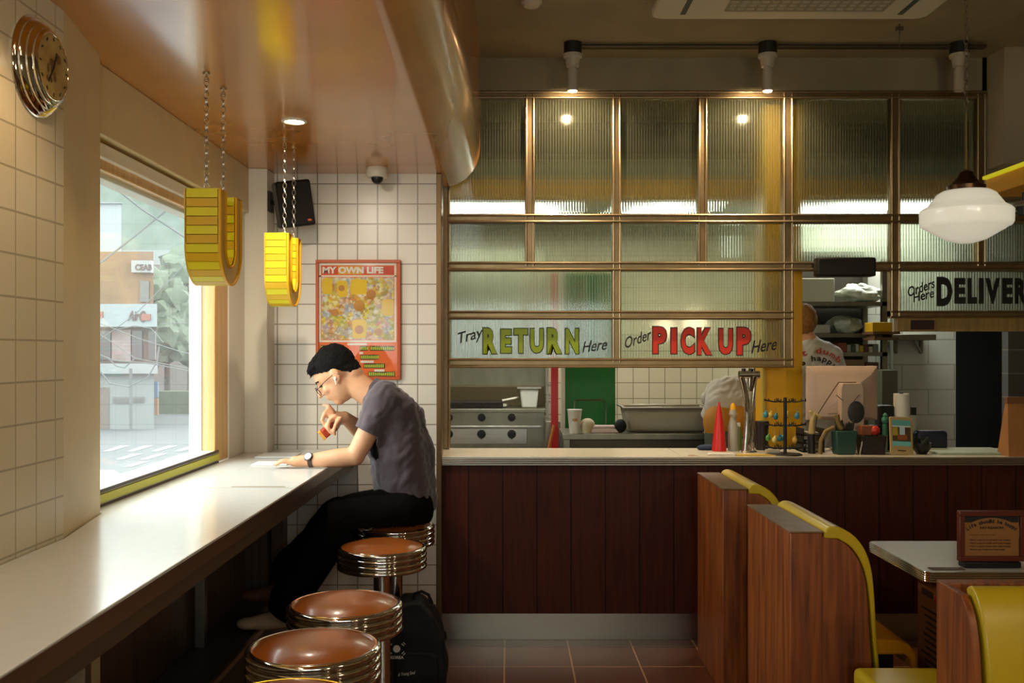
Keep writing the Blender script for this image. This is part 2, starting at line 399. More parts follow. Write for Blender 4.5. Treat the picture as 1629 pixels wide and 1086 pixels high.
b = NB(); box(b, -1.322, -1.314, 3.03, 4.42, 1.047, 1.057); box(b, -1.322, -1.314, 3.03, 4.42, .998, 1.006); build('dark_gasket', b, mat('dark_gasket', '3c2c22', .5), o)
# rear wall with unseen glazing added for fill daylight, and right wall
b = NB(); box(b, -1.6, 4.6, -2.15, -2.0, 0, 1.3); box(b, -1.6, 4.6, -2.15, -2.0, 2.2, ZC); box(b, -1.6, -1.0, -2.15, -2.0, 1.3, 2.2); box(b, 1.4, 4.6, -2.15, -2.0, 1.3, 2.2); struct('wall_front', b, CONC)
b = NB()
for x in (-1.0, .2, 1.34): box(b, x, x+.06, -2.12, -2.04, 1.3, 2.2)
box(b, -1, 1.4, -2.12, -2.04, 1.3, 1.36); box(b, -1, 1.4, -2.12, -2.04, 2.14, 2.2)
o = struct('rear_fill_window', b, BLACK); b = NB(); box(b, -1, 1.4, -2.09, -2.082, 1.36, 2.14); build('pane', b, GLASS, o)  # unseen rear window, put in to bring fill daylight into the room
b = NB(); box(b, 4.5, 4.6, -2.0, 9.2, 0, ZC); struct('wall_right', b, CONC)
# wall part right of the glazed screen plus downstand, its light put into a paler concrete colour
b = NB(); box(b, 2.655, 4.5, 5.46, 5.6, 2.36, ZC); struct('wall_upper_right', b, CONC)
b = NB(); box(b, 2.68, 4.5, 5.27, 5.46, 2.52, ZC); struct('wall_downstand', b, mat('concrete_painted_lit', 'b0a488', .85, 0, .08, 3, bump=.15, bscale=30))
# beam over the screen
b = NB(); box(b, -.40, 4.5, 5.46, 5.62, 2.965, ZC); struct('trim_6', b, CONC, label='dark concrete beam above glazed screen')

# ================================================================ KITCHEN SHELL
KB = 8.6
b = NB(); box(b, -1.3, 2.55, KB, KB+.1, 0, 2.62); struct('wall_kitchen', b, TILE_K)
b = NB(); box(b, -1.4, -1.3, 5.6, KB+.1, 0, ZC); struct('wall_kitchen_left', b, CONC)
b = NB(); box(b, -1.3, 4.5, 7.06, KB+.1, 2.62, 2.70); struct('ceiling_kitchen', b, mat('kitchen_ceiling_white', 'c8ccc0', .7))
b = NB(); box(b, -1.3, 4.5, 7.0, 7.05, 2.88, ZC); struct('trim_7', b, mat('bulkhead_dark', '4a4634', .8), label='dark upper bulkhead behind screen')
b = NB(); box(b, -1.3, 4.5, 6.97, 7.05, 2.73, 2.88); struct('trim_8', b, GREYB, label='grey green band on kitchen bulkhead')
b = NB(); box(b, -1.3, 4.5, 6.95, 7.05, 2.59, 2.73); struct('trim_9', b, YELP, label='yellow band along kitchen bulkhead')
b = NB(); box(b, 2.35, 3.58, 7.8, 7.9, 0, 2.62); struct('wall_kitchen_right', b, BRICK_W)
b = NB(); box(b, 4.0, 4.5, 7.8, 7.9, 0, 2.62); box(b, 3.58, 4.0, 7.8, 7.9, 2.3, 2.62); struct('wall_kitchen_dark', b, BRICK_D)
b = NB(); box(b, 3.3, 4.5, 8.5, 8.6, 0, 2.62); struct('wall_kitchen_passage', b, mat('passage_shade_black', '0c0b09', .9))  # near-black backdrop colour stands in for the dark of the passage
b = NB(); box(b, 1.50, 1.72, 5.70, 5.92, 0, 2.95); struct('trim_10', b, YELP, bevel=.004, label='yellow square column behind pick up screen')
b = NB(); box(b, 1.485, 1.50, 5.69, 5.73, .957, 2.95); struct('trim_11', b, mat('light_yellow_edge', 'c9a63a', .4), label='pale yellow edge of column')
b = NB(); box(b, 2.18, 3.4, 5.46, 5.52, PZ(527, 5.46), PZ(505, 5.46)); struct('trim_12', b, OCHREW, bevel=.002, label='ochre beam under the delivery pane')

# ================================================================ SERVICE COUNTER
sc = thing('service_counter', 'long burgundy plank service counter with white top and steel kick plate', 'counter', (1.5, 5.25, 0))
b = NB(); box(b, -.345, 3.9, 5.07, 5.44, .14, .918); build('front_panel', b, PLANK, sc)
b = NB(); box(b, -.345, 3.9, 5.085, 5.42, 0.001, .14); build('kick_plate', b, mat('kick_steel', 'a8a090', .28, 1, .06, 3, stretch=(1, 1, 3)), sc)
b = NB()
box(b, -.365, .903, 5.045, 5.52, .918, .957); box(b, .906, 3.95, 5.045, 5.52, .918, .957)
build('countertop', b, mat('counter_cream', 'cfc7b2', .25, noise_amt=.05, nscale=20), sc, bevel=.001)
b = NB(); box(b, -.37, 3.95, 5.034, 5.045, .916, .9575)
for k in range(3): cyl(b, (-.37, 5.033, .925+.011*k), (3.95, 5.033, .925+.011*k), .0035, seg=8)
build('ribbed_edge', b, STEEL, sc)
b = NB()
for x0, x1, y in ((.94, .995, 5.1), (.95, .98, 5.13)): box(b, x0, x1, y, y+.02, .9572, .958)
build('brown_stain', b, mat('brown_stain', '9a6a44', .5), sc)

# ================================================================ GLAZED SCREEN
YP = 5.46
scr = thing('glazed_screen', 'bronze framed reeded glass screen above the service counter', 'glass screen', (1.0, YP, .957))
def pz(py): return PZ(py, YP)
def px_(px): return PX(px, YP)
def rail_h(b, bb, p0, p1, y0, y1):
    x0, x1, z0, z1 = px_(p0), px_(p1), pz(y1), pz(y0)
    box(b, x0, x1, YP-.005, YP+.045, z0, z1)
    t = (z1-z0)
    for zz in (z0+t*.16, z1-t*.16): cyl(bb, (x0, YP-.008, zz), (x1, YP-.008, zz), t*.15, seg=8)
def rail_v(b, bb, p0, p1, y0, y1):
    x0, x1, z0, z1 = px_(p0), px_(p1), pz(y1), pz(y0)
    box(b, x0, x1, YP-.004, YP+.044, z0, z1)
    t = x1-x0
    for xx in (x0+t*.14, x1-t*.14): cyl(bb, (xx, YP-.006, z0), (xx, YP-.006, z1), t*.12, seg=8)
b = NB(); bb = NB()
rail_h(b, bb, 712, 1570, 145, 157)
for (y0, y1) in ((340, 355), (416, 431)): rail_h(b, bb, 712, 1760, y0, y1)
rail_h(b, bb, 712, 1262, 494, 508); rail_h(b, bb, 712, 1262, 569, 585); rail_h(b, bb, 1416, 1760, 494, 506)
rail_v(b, bb, 702, 716, 280, 713); rail_v(b, bb, 1245, 1262, 146, 585)
for p0, p1, y0, y1 in ((835, 851, 150, 423), (974, 988, 150, 576), (1110, 1125, 150, 423), (1416, 1432, 150, 504), (1553, 1568, 150, 423)): rail_v(b, bb, p0, p1, y0, y1)
build('frame', b, BRASS, scr, bevel=.002); build('frame_bead', bb, BRASSB, scr)
def pane(x0, x1, y0, y1):
    b = NB(); box(b, px_(x0), px_(x1), YP+.018, YP+.024, pz(y1), pz(y0)); return build('pane', b, REED, scr)
cols = [(716, 835), (851, 974), (988, 1110), (1125, 1245), (1262, 1416), (1432, 1553)]
for x0, x1 in cols: pane(x0, x1, 157, 340); pane(x0, x1, 355, 416)
pane(1568, 1760, 355, 416)
pane(716, 974, 431, 494); pane(988, 1245, 431, 494); pdel = pane(1432, 1760, 431, 494)
pret = pane(716, 974, 508, 569); ppick = pane(988, 1245, 508, 569)
TXT_BLK = mat('black_lettering', '14110e', .5); TXT_GRN = mat('green_lettering', '8ea31c', .5); TXT_RED = mat('red_lettering', 'd6341a', .5); TXT_DG = mat('dark_green_outline', '2c3a12', .5); TXT_DR = mat('dark_red_outline', '3a1410', .5)
def ftext(b, s, x0, x1, y0, y1, Y, **k):
    text(b, s, (PX(x0, Y), Y, PZ(y1, Y)), (1, 0, 0), (0, 0, 1), PX(x1, Y)-PX(x0, Y), PZ(y0, Y)-PZ(y1, Y), **k)
YT = YP+.014
def word(parent, letters, mat_f, mat_o, name):
    b = NB(); bo = NB()
    for ch, x0, x1, y0, y1 in letters:
        ftext(b, ch, x0+.8, x1-.8, y0+.8, y1-.8, YT-.002, bold=.05, thick=.001); ftext(bo, ch, x0-.8, x1+.8, y0-.8, y1+.8, YT, bold=.085, thick=.001)
    build(name+'_outline', bo, mat_o, parent); build(name, b, mat_f, parent)
word(pret, [('R', 768, 791, 521, 563), ('E', 796, 814, 523, 562), ('T', 817, 840, 522, 562), ('U', 843, 865, 522, 562), ('R', 870, 894, 521, 563), ('N', 899, 921, 522, 563)], TXT_GRN, TXT_DG, 'lettering')
b = NB(); ftext(b, 'Tray', 728, 768, 524, 546, YT, bold=.012, shear=.35, rot=.25, thick=.001); build('script_word', b, TXT_BLK, pret); b = NB(); ftext(b, 'Here', 926, 966, 541, 561, YT, bold=.012, shear=.4, rot=.1, thick=.001); build('script_word', b, TXT_BLK, pret)
word(ppick, [('P', 1038, 1061, 519, 563), ('I', 1067, 1077, 521, 563), ('C', 1083, 1105, 520, 564), ('K', 1109, 1133, 521, 565), ('U', 1143, 1166, 522, 564), ('P', 1172, 1195, 520, 565)], TXT_RED, TXT_DR, 'lettering')
b = NB(); ftext(b, 'Order', 994, 1036, 527, 553, YT, bold=.012, shear=.35, rot=.25, thick=.001); build('script_word', b, TXT_BLK, ppick); b = NB(); ftext(b, 'Here', 1195, 1236, 540, 562, YT, bold=.012, shear=.4, rot=.1, thick=.001); build('script_word', b, TXT_BLK, ppick)
b = NB()
for ch, x0, x1 in (('D', 1490, 1515), ('E', 1518, 1536), ('L', 1539, 1554), ('I', 1557, 1565), ('V', 1567, 1591), ('E', 1594, 1611), ('R', 1614, 1634), ('Y', 1637, 1658)):
    ftext(b, ch, x0, x1, 442 if ch != 'D' else 440, 483 if ch != 'D' else 487, YT, bold=.06, thick=.001)
ftext(b, 'Orders', 1444, 1487, 447, 471, YT, bold=.02, shear=.2, rot=.25, thick=.001); ftext(b, 'Here', 1453, 1486, 463, 481, YT, bold=.02, shear=.2, rot=.2, thick=.001)
build('lettering', b, TXT_BLK, pdel)

# ================================================================ WINDOW COUNTER + FOOT LEDGE
wc = thing('window_counter', 'long white laminate counter running under the street window', 'counter', (-1.0, 2.2, .28))
def xe(z): return -.786
b = NB()
prism(b, [(-1.195, -1.8), (-.786, -1.8), (-.786, 5.022), (-1.205, 5.022), (-1.205, 4.87), (-1.315, 4.87), (-1.315, 3.04), (-1.268, 3.04), (-1.195, 2.62)], (0, 0, .962), (1, 0, 0), (0, 1, 0), (0, 0, .038))
build('countertop', b, COUNTER, wc, bevel=.002)
b = NB(); box(b, -.792, -.783, -1.8, 5.02, .955, .996); build('edge_strip', b, mat('edge_dark_bronze', '6d5640', .35, .6), wc)
b = NB(); box(b, -.86, -.80, -1.8, 5.02, .905, .955); build('apron', b, mat('apron_brown', '4a3a28', .5), wc)
for y in (1.2, 2.6, 4.02): b = NB(); box(b, -1.295 if y > 3 else -1.17, -1.255 if y > 3 else -1.13, y, y+.04, .279, .96); build('leg', b, STEEL, wc, bevel=.002)
b = NB(); prism(b, [(-1.197, -1.8), (-1.095, -1.8), (-1.095, 5.02), (-1.205, 5.02), (-1.205, 4.87), (-1.315, 4.87), (-1.315, 3.04), (-1.268, 3.035), (-1.197, 2.62)], (0, 0, .001), (1, 0, 0), (0, 1, 0), (0, 0, .277)); o = build('foot_ledge', b, mat('ledge_dark', '3f3324', .5), bevel=.002)
tag(o, 'dark raised foot ledge below the window counter', 'foot ledge')
b = NB(); box(b, -1.10, -1.085, -1.8, 5.02, .262, .286); e = build('nosing', b, BRASSB, o); e.matrix_parent_inverse = Matrix.Translation(-WLOC[o.name])
b = NB(); box(b, -1.40, -1.318, 3.03, 4.87, 0, .955); struct('wall_under_counter', b, WOODP)
b = NB(); rbox(b, W(495, 781, 3.75), (.02, .02, .001)); b.free()
b = NB(); box(b, -1.31, -.79, 3.585, 3.589, 1.0003, 1.0008); build('seam_line', b, mat('seam', 'b8b4a8', .5), wc)
b = NB(); prism(b, rrect(-.1, .1, -.007, .007, .006), (-.93, 3.62, 1.0003), (1, 0, 0), (0, 1, 0), (0, 0, .001)); build('cable_slot', b, mat('slot', '9a8a70', .5), wc)
# right tile-wall timber edge
b = NB(); box(b, -1.20, -1.14, 4.92, 5.025, .279, .955); o = build('timber_post', b, WOODP, bevel=.003); tag(o, 'short brown timber post below counter at the tiled wall', 'post')

# ================================================================ STOOLS
def make_stool(loc):
    t = thing('diner_stool', '', 'stool', loc, 'brown vinyl chrome stools along the window counter')
    x, y, _ = loc; zt = .712
    b = NB(); R = .18
    prof = [(0, zt+.028)]
    for i in range(1, 11):
        a = i/10; prof.append((.165*a, zt+.028-.030*a**3.5))
    prof += [(.166, zt-.012), (0, zt-.012)]
    lathe(b, prof[::-1], (x, y, 0), seg=56); build('seat', b, SEATV, t)
    b = NB(); pr = [(0, zt-.082), (.168, zt-.082)]
    for k in range(4):
        zc = zt-.072+.0225*k
        for i in range(9):
            a = -PI/2+PI*i/8; pr.append((.169+.0115*math.cos(a), zc+.0100*math.sin(a)))
        pr.append((.168, zc+.0112))
    pr += [(.163, zt+.006), (.160, zt-.006), (0, zt-.006)]
    lathe(b, pr, (x, y, 0), seg=64); build('ribbed_ring', b, CHROME, t)
    b = NB(); lathe(b, [(.0, .014), (.034, .014), (.034, .62), (.055, .628), (.055, .631), (0, .631)], (x, y, 0), seg=28); build('pole', b, CHROME, t)
    b = NB(); lathe(b, [(0, .001), (.11, .001), (.11, .008), (.09, .02), (.06, .032), (.036, .06), (0, .06)], (x, y, 0), seg=40); build('base', b, CHROME, t)
    b = NB(); prism(b, rrect(-.06, .06, -.05, .05, .02), (x, y, .6312), (1, 0, 0), (0, 1, 0), (0, 0, -.02)); build('mounting_plate', b, BLACK, t)
    return t
st = make_stool((-.51, 3.93, 0))
def copy_tree(o, parent=None):
    c = o.copy(); C.objects.link(c); c.parent = parent
    if parent is not None: c.matrix_parent_inverse = o.matrix_parent_inverse.copy()
    for ch in list(o.children): copy_tree(ch, c)
    return c
labels = ['brown vinyl diner stool standing in front of the seated man, its pole beside the backpack',
          'brown vinyl diner stool under the seated man, mostly hidden, nearest the tiled wall',
          'brown vinyl diner stool, middle one of the three whose whole seats show',
          'largest fully visible brown vinyl diner stool, in front of the middle one',
          'nearest brown vinyl diner stool, only the back of its seat showing at the bottom edge']
st['label'] = labels[0]
for i, (x, y) in enumerate(((-.515, 4.42), (-.51, 3.04), (-.52, 2.60), (-.50, 2.17))):
    s = copy_tree(st); s.location = (x, y, 0); s['label'] = labels[i+1]
# ================================================================ SEATED MAN
YM = 4.40
def M(px, py, Y=YM): return W(px, py, Y)
man = thing('person', 'man in charcoal mauve t-shirt and black trousers sitting at the window counter, head bowed, eating', 'person', (-.5, YM, .74))
hc = M(538, 598); th = math.radians(38)
hf = Vector((-math.cos(th), 0, -math.sin(th))); hu = Vector((-math.sin(th), 0, math.cos(th))); hs = Vector((0, 1, 0))
HM = Matrix((hf, hs, hu)).transposed()
def H(f, s, u): return hc+hf*f+hs*s+hu*u
def head(b, H, HM, k=1.0):
    ell(b, H(0, 0, .035), (.098*k, .076*k, .088*k), HM, 24, 18)
    ell(b, H(.025, 0, -.03), (.072*k, .062*k, .085*k), HM, 20, 14)
    ell(b, H(.058, 0, -.088), (.030, .030, .024), HM)      # chin
    ell(b, H(.030, 0, -.07), (.052, .050, .035), HM)       # jaw
    ell(b, H(.072, 0, .035), (.026, .055, .018), HM)       # brow
    for s in (-1, 1):
        ell(b, H(.070, s*.036, -.02), (.022, .022, .022), HM)  # cheek
        ell(b, H(.004, s*.068, -.002), (.016, .011, .030), HM) # ear root
        ell(b, H(-.006, s*.080, .004), (.020, .008, .031), HM)   # ear
        ell(b, H(-.002, s*.078, -.020), (.010, .008, .012), HM)
    cap(b, H(.092, 0, .018), H(.119, 0, -.020), .009, .0125, 12)  # nose
    for s in (-1, 1): ell(b, H(.100, s*.011, -.025), (.010, .008, .007), HM)
    ell(b, H(.094, 0, -.048), (.011, .024, .0065), HM)    # lips
    ell(b, H(.091, 0, -.059), (.010, .020, .007), HM)
YL, YR = 4.19, 4.60
shL = M(613, 634, YL+.03); elL = M(565, 726, YL); wrL = Vector((PX(489, YL), YL+.01, 1.033)); 
shR = M(610, 630, YR-.02); elR = M(580, 690, YR+.02); wrR = M(548, 663, 4.43)
b = NB(); head(b, H, HM); ell(b, H(-.062, 0, -.03), (.042, .058, .055), HM)
chain(b, [H(-.035, 0, -.045), M(577, 619), M(606, 640)], [.056, .060, .062])
# trunk inside the shirt
chain(b, [M(616, 656), M(632, 690), M(640, 730), M(648, 790)], [.085, .105, .105, .115], 20)
chain(b, [M(616, 656), shL, elL], [.07, .055, .041]); chain(b, [M(616, 656), shR, elR], [.07, .050, .040])
fa = elL.lerp(wrL, .35)
chain(b, [elL, fa, wrL], [.040, .042, .027]); chain(b, [elR, elR.lerp(wrR, .35), wrR], [.039, .041, .027])
# left hand lying on the counter, pointing to the window
p = wrL+Vector((-.055, -.005, -.003)); chain(b, [wrL, p], [.026, .024])
for k, (dy, ln) in enumerate(((-.030, .058), (-.011, .068), (.009, .070), (.028, .062))):
    q0 = wrL+Vector((-.075, dy*.8, -.004)); q1 = q0+Vector((-ln*.5, dy*.2, .004)); q2 = q1+Vector((-ln*.45, dy*.1, -.014))
    cap(b, wrL+Vector((-.03, dy*.6, -.002)), q0, .014, .0105, 10); chain(b, [q0, q1, q2], [.0105, .0092, .008], 10)
t0 = wrL+Vector((-.03, .03, .0)); t1 = t0+Vector((-.038, .030, -.004)); chain(b, [t0, t1, t1+Vector((-.026, .004, -.008))], [.014, .0105, .009], 10)
# right hand: palm leaving the wrist leftwards, fingers closed round the food, index raised to the mouth
pr = wrR; pm = M(534, 664, 4.41); chain(b, [pr, pm], [.026, .027])
ell(b, pm, (.036, .024, .030))
fin = [([M(529, 655, 4.39), M(523, 646, 4.385), M(519, 655, 4.38), M(522, 664, 4.38)]),
       ([M(527, 661, 4.375), M(517, 656, 4.365), M(512, 668, 4.362), M(517, 678, 4.365)]),
       ([M(533, 662, 4.37), M(524, 668, 4.355), M(521, 681, 4.355), M(527, 689, 4.362)]),
       ([M(541, 665, 4.37), M(535, 673, 4.36), M(531, 684, 4.357), M(533, 691, 4.365)])]
for f in fin: chain(b, f, [.0115, .0105, .0095, .008], 10)
chain(b, [M(540, 668, 4.44), M(536, 680, 4.445), M(529, 689, 4.43)], [.014, .0115, .009], 10)
chain(b, [M(529, 652, 4.40), M(521, 645, 4.40), M(514, 644, 4.405)], [.010, .009, .0075], 10)
# legs and feet
hipL = M(655, 806, YL+.10); kneeL = M(536, 822, YL+.02); ankL = Vector((-1.0, 4.26, .385)); 
hipR = M(655, 806, YR-.10); kneeR = M(532, 818, YR-.02); ankR = Vector((-1.06, 4.55, .435))
for h_, k_, a_ in ((hipL, kneeL, ankL), (hipR, kneeR, ankR)):
    chain(b, [h_, k_], [.085, .056]); chain(b, [k_, k_.lerp(a_, .35), a_], [.054, .055, .034])
body = blob('body', b, SKIN, man, .0055, 5, .5)
# hair
b = NB()
ell(b, H(-.004, 0, .042), (.107, .084, .097), HM, 28, 20); ell(b, H(-.045, 0, -.005), (.064, .072, .066), HM, 20, 14); ell(b, H(.022, 0, .075), (.083, .066, .062), HM); ell(b, H(-.02, 0, .052), (.095, .080, .095), HM)
for k in range(26):
    s = random.uniform(-.055, .055); f0 = random.uniform(.04, .072)
    cap(b, H(f0, s, .09), H(f0+.028+random.uniform(0, .012), s*1.05, .082+random.uniform(-.022, .02)), .012, .005, 8)
# cut away everything below the hairline
def cut(b, p, n):
    bmesh.ops.bisect_plane(b, geom=b.verts[:]+b.edges[:]+b.faces[:], plane_co=p, plane_no=n, clear_outer=True)
o = build('hair', b, HAIR, man)
r = o.modifiers.new('r', 'REMESH'); r.mode = 'VOXEL'; r.voxel_size = .0045; s = o.modifiers.new('s', 'SMOOTH'); s.iterations = 3; bake(o)
bm = NB(); bm.from_mesh(o.data)
a_ = H(.1, 0, .070); c_ = H(-.03, 0, .008); d_ = H(-.107, 0, -.060)
def side(v):
    q = v-hc; f = q.dot(hf); u = q.dot(hu)
    if f > -.03: lim = .008+(.062)*min(1, max(0, (f+.03)/.115))**.8
    else: lim = .008-(.070)*min(1, (-.03-f)/.07)
    return u-lim
dele = [v for v in bm.verts if side(v.co) < -.002]
bmesh.ops.delete(bm, geom=dele, context='VERTS')
for v in bm.verts:
    n = noise.noise(v.co*90)*.004+noise.noise(v.co*30)*.004; fade = min(1, max(0, side(v.co)/.03)); v.co += v.normal*(n*fade-.006*(1-fade))
for f in bm.faces: f.smooth = True
bm.to_mesh(o.data); bm.free()
if not o.data.materials: o.data.materials.append(HAIR)
# eyebrows, eyes
for s in (-1, 1):
    b = NB(); tube(b, [H(.094, s*.018, .030), H(.092, s*.034, .034), H(.078, s*.052, .030)], .0035, 6); build('eyebrow', b, HAIR, man)
    b = NB(); ell(b, H(.082, s*.032, .008), (.010, .014, .005), HM, 12, 8); build('eye', b, mat('eye_dark', '1a1210', .3), man)
# glasses
gl = NB(); ln = NB()
for s in (-1, 1):
    pts = []
    for i in range(20):
        a = 2*PI*i/20; pts.append(H(.108+.0*math.cos(a), s*.035+.025*math.cos(a), -.004+.021*math.sin(a)))
    tube(gl, pts, .0016, 6, closed=True)
    tube(gl, [H(.106, s*.060, .004), H(.05, s*.080, .010), H(-.008, s*.086, .012), H(-.022, s*.084, -.004)], .0016, 6)
tube(gl, [H(.108, -.010, 0), H(.113, 0, .003), H(.108, .010, 0)], .0014, 6)
g = build('glasses', gl, mat('dark_metal_frame', '2a2422', .3, .8), man); ln.free()
for s in (-1, 1): b = NB(); lathe(b, [(0, 0), (.0225, 0), (.0225, .001), (0, .001)], H(.108, s*.035, -.004), hf, 20); build('lens', b, CLEAR, g)
b = NB(); ell(b, H(.004, -.089, -.008), (.007, .006, .008), HM, 12, 8); cap(b, H(.006, -.091, -.010), H(.016, -.088, -.030), .003, .0025, 8); build('earbud', b, mat('white_plastic', 'e8e6e0', .3), man)
# shirt
b = NB()
def slab(b, p, q, r0, r1, wy0, wy1):   # wide torso section: three capsules side by side
    for s in (-1, -.5, 0, .5, 1):
        k = 1-.18*abs(s)
        cap(b, p+Vector((0, s*wy0, 0)), q+Vector((0, s*wy1, 0)), r0*k, r1*k, 18)
slab(b, M(608, 640), M(630, 668), .088, .125, .115, .12)
slab(b, M(630, 668), M(640, 718), .125, .146, .12, .10)
slab(b, M(640, 718), M(644, 764), .146, .142, .10, .09)
slab(b, M(644, 764), M(652, 800), .142, .126, .09, .09)
cap(b, M(597, 624), M(612, 642), .066, .10)
for s_ in (-1, 0, 1): cap(b, M(620, 646)+Vector((0, s_*.10, 0)), M(634, 672)+Vector((0, s_*.10, 0)), .088, .115)
sl = shL.lerp(elL, .44); sr = shR.lerp(elR, .44)
chain(b, [M(628, 658, YL+.09), M(620, 646, YL+.07), shL, sl], [.10, .090, .078, .070]); chain(b, [M(628, 658, YR-.09), M(620, 646, YR-.07), shR, sr], [.10, .09, .074, .066])
cap(b, sl, shL.lerp(elL, .66), .068, .068); cap(b, sr, shR.lerp(elR, .66), .064, .062)
# cloth hanging under the arm
cap(b, M(612, 668, YL+.06), M(606, 715, YL+.12), .055, .07)
def wr(v, n):
    q = Vector((v.x*5+v.z*3, v.y*7, v.z*9-v.x*8)); a = noise.noise(q*1.1)*.011+abs(noise.noise(q*2.3))*.012
    return n*(a-.003)
shirt = blob('t_shirt', b, SHIRT, man, .008, 8, .5, wr)
def trim_open(o, cuts):
    bm = NB(); bm.from_mesh(o.data)
    for p, n, cond in cuts:
        bmesh.ops.bisect_plane(bm, geom=bm.verts[:]+bm.edges[:]+bm.faces[:], plane_co=p, plane_no=n, dist=1e-5)
        dl_ = [f for f in bm.faces if (f.calc_center_median()-p).dot(n) > 0 and cond(f.calc_center_median())]
        bmesh.ops.delete(bm, geom=dl_, context='FACES')
    for f in bm.faces: f.smooth = True
    bm.to_mesh(o.data); bm.free()
def axd(S, E, c):
    t_ = max(0, min(1.3, (c-S).dot(E-S)/(E-S).length_squared)); return (c-S.lerp(E, t_)).length
cuts = [(M(650, 797), Vector((-.30, 0, -1)).normalized(), lambda c: True)]
for S, E, fr in ((shL, elL, .58), (shR, elR, .56)):
    cuts.append((S.lerp(E, fr), (E-S).normalized(), lambda c, S=S, E=E: axd(S, E, c) < .095 and c.x < S.lerp(E, .58).x+.045 and (c.y-E.y)*(1 if E.y < YM else -1) < .066 and (c-S.lerp(E, .62)).length < .125))
cuts.append((M(588, 616), (M(572, 611)-M(604, 630)).normalized(), lambda c: (c-M(588, 616)).length < .11))
trim_open(shirt, cuts)
so = shirt.modifiers.new('s', 'SOLIDIFY'); so.thickness = .003; so.offset = -1
# trousers
b = NB()
for h_, k_, a_, y in ((hipL, kneeL, ankL, -1), (hipR, kneeR, ankR, 1)):
    hp = h_+Vector((-.035, y*.005, -.005)); kk = k_+Vector((.015, 0, -.01))
    chain(b, [hp, hp.lerp(kk, .5)+Vector((0, 0, -.005)), kk], [.112, .104, .090], 18)
    e = a_+Vector((.045, 0, .055)); mid = kk.lerp(e, .5)+Vector((.02, 0, .015))
    chain(b, [kk, mid, e], [.090, .088, .086], 18)
    e2 = a_+Vector((.03, 0, -.01)); cap(b, e, e2, .085, .082)
for s in (-1, 0, 1): cap(b, M(644, 795)+Vector((0, s*.06, 0)), M(652, 806)+Vector((0, s*.07, 0)), .105, .110, 18)
for s in (-1, 1): ell(b, Vector((-.46, YM+s*.09, .825)), (.125, .10, .085))
def wr2(v, n):
    q = Vector((v.x*6, v.y*8, v.z*5)); a = noise.noise(q*1.2)*.012+noise.noise(q*2.7)*.005
    out = n*a
    return out
tr = blob('trousers', b, PANTS, man, .009, 7, .5, wr2)
bm = NB(); bm.from_mesh(tr.data)
for a_, k_ in ((ankL, kneeL), (ankR, kneeR)):
    nn = (a_-k_).normalized(); cc = a_+nn*.012
    bmesh.ops.bisect_plane(bm, geom=bm.verts[:]+bm.edges[:]+bm.faces[:], plane_co=cc, plane_no=nn, dist=1e-5)
    bmesh.ops.delete(bm, geom=[f for f in bm.faces if (f.calc_center_median()-cc).dot(nn) > 0 and (f.calc_center_median()-cc).length < .17 and abs(f.calc_center_median().y-a_.y) < .14], context='FACES')
bmesh.ops.delete(bm, geom=[v for v in bm.verts if v.co.z < .744 and v.co.x > -.66], context='VERTS')
for f in bm.faces: f.smooth = True
bm.to_mesh(tr.data); bm.free()
so = tr.modifiers.new('s', 'SOLIDIFY'); so.thickness = .003; so.offset = -1
# shoes
def shoe(a, col):
    b = NB(); z0 = .290
    chain(b, [a+Vector((.03, 0, -.045)), a+Vector((-.06, 0, -.062)), a+Vector((-.15, -.004, -.072))], [.042, .038, .024])
    cap(b, a+Vector((.0, 0, -.02)), a+Vector((.02, 0, -.045)), .043, .043); ell(b, a+Vector((-.135, -.004, -.070)), (.055, .043, .026))
    return blob('shoe', b, col, man, .006, 6)
s1 = shoe(ankL, mat('beige_canvas', 'b59e80', .7)); s1['label'] = 'beige shoe'
s2 = shoe(ankR, mat('brown_suede', '6d4430', .7)); s2['label'] = 'brown shoe'
# watch
b = NB(); wpos = elL.lerp(wrL, .93); wd = (wrL-elL).normalized()
lathe(b, [(.0275, -.010), (.0305, -.010), (.0305, .010), (.0275, .010)], wpos, wd, 28)
wt = build('watch_strap', b, mat('brown_strap', '4a3a34', .5), man)
fn = Vector((-.25, -.8, .62)).normalized(); b = NB(); lathe(b, [(0, 0), (.019, 0), (.0205, .004), (.019, .008), (.016, .009), (0, .009)], wpos+fn*.026, fn, 28); build('watch_case', b, mat('watch_metal', '4a4240', .25, .9), wt)
b = NB(); lathe(b, [(0, 0), (.0155, 0), (.0155, .001), (0, .001)], wpos+fn*.0355, fn, 24); build('watch_face', b, mat('watch_face', 'dfe6ec', .15), wt)
# food held in the right hand
b = NB(); ax = (M(511, 693, 4.385)-M(531, 677, 4.40)).normalized()
a0 = M(532, 676, 4.40)
u_, v_, d_ = frame_of(ax)
prism(b, rrect(-.024, .024, -.022, .022, .008), a0, u_, v_, ax*.066)
fd = build('food_piece', b, mat('red_sauced_crust', 'a8340c', .4, 0, .25, 40, bump=.6, bscale=70), bevel=.004); tag(fd, 'red and orange sauced snack held in the right hand of the seated man', 'food')
b = NB(); prism(b, [(-.022, -.02), (-.006, -.024), (.008, -.014), (.024, -.02), (.02, .004), (.024, .02), (0, .014), (-.02, .02)], a0+ax*.064, u_, v_, ax*.014)
c2 = build('bitten_end', b, mat('golden_batter', 'd89a3c', .5), fd); c2.matrix_parent_inverse = Matrix.Translation(-WLOC[fd.name])

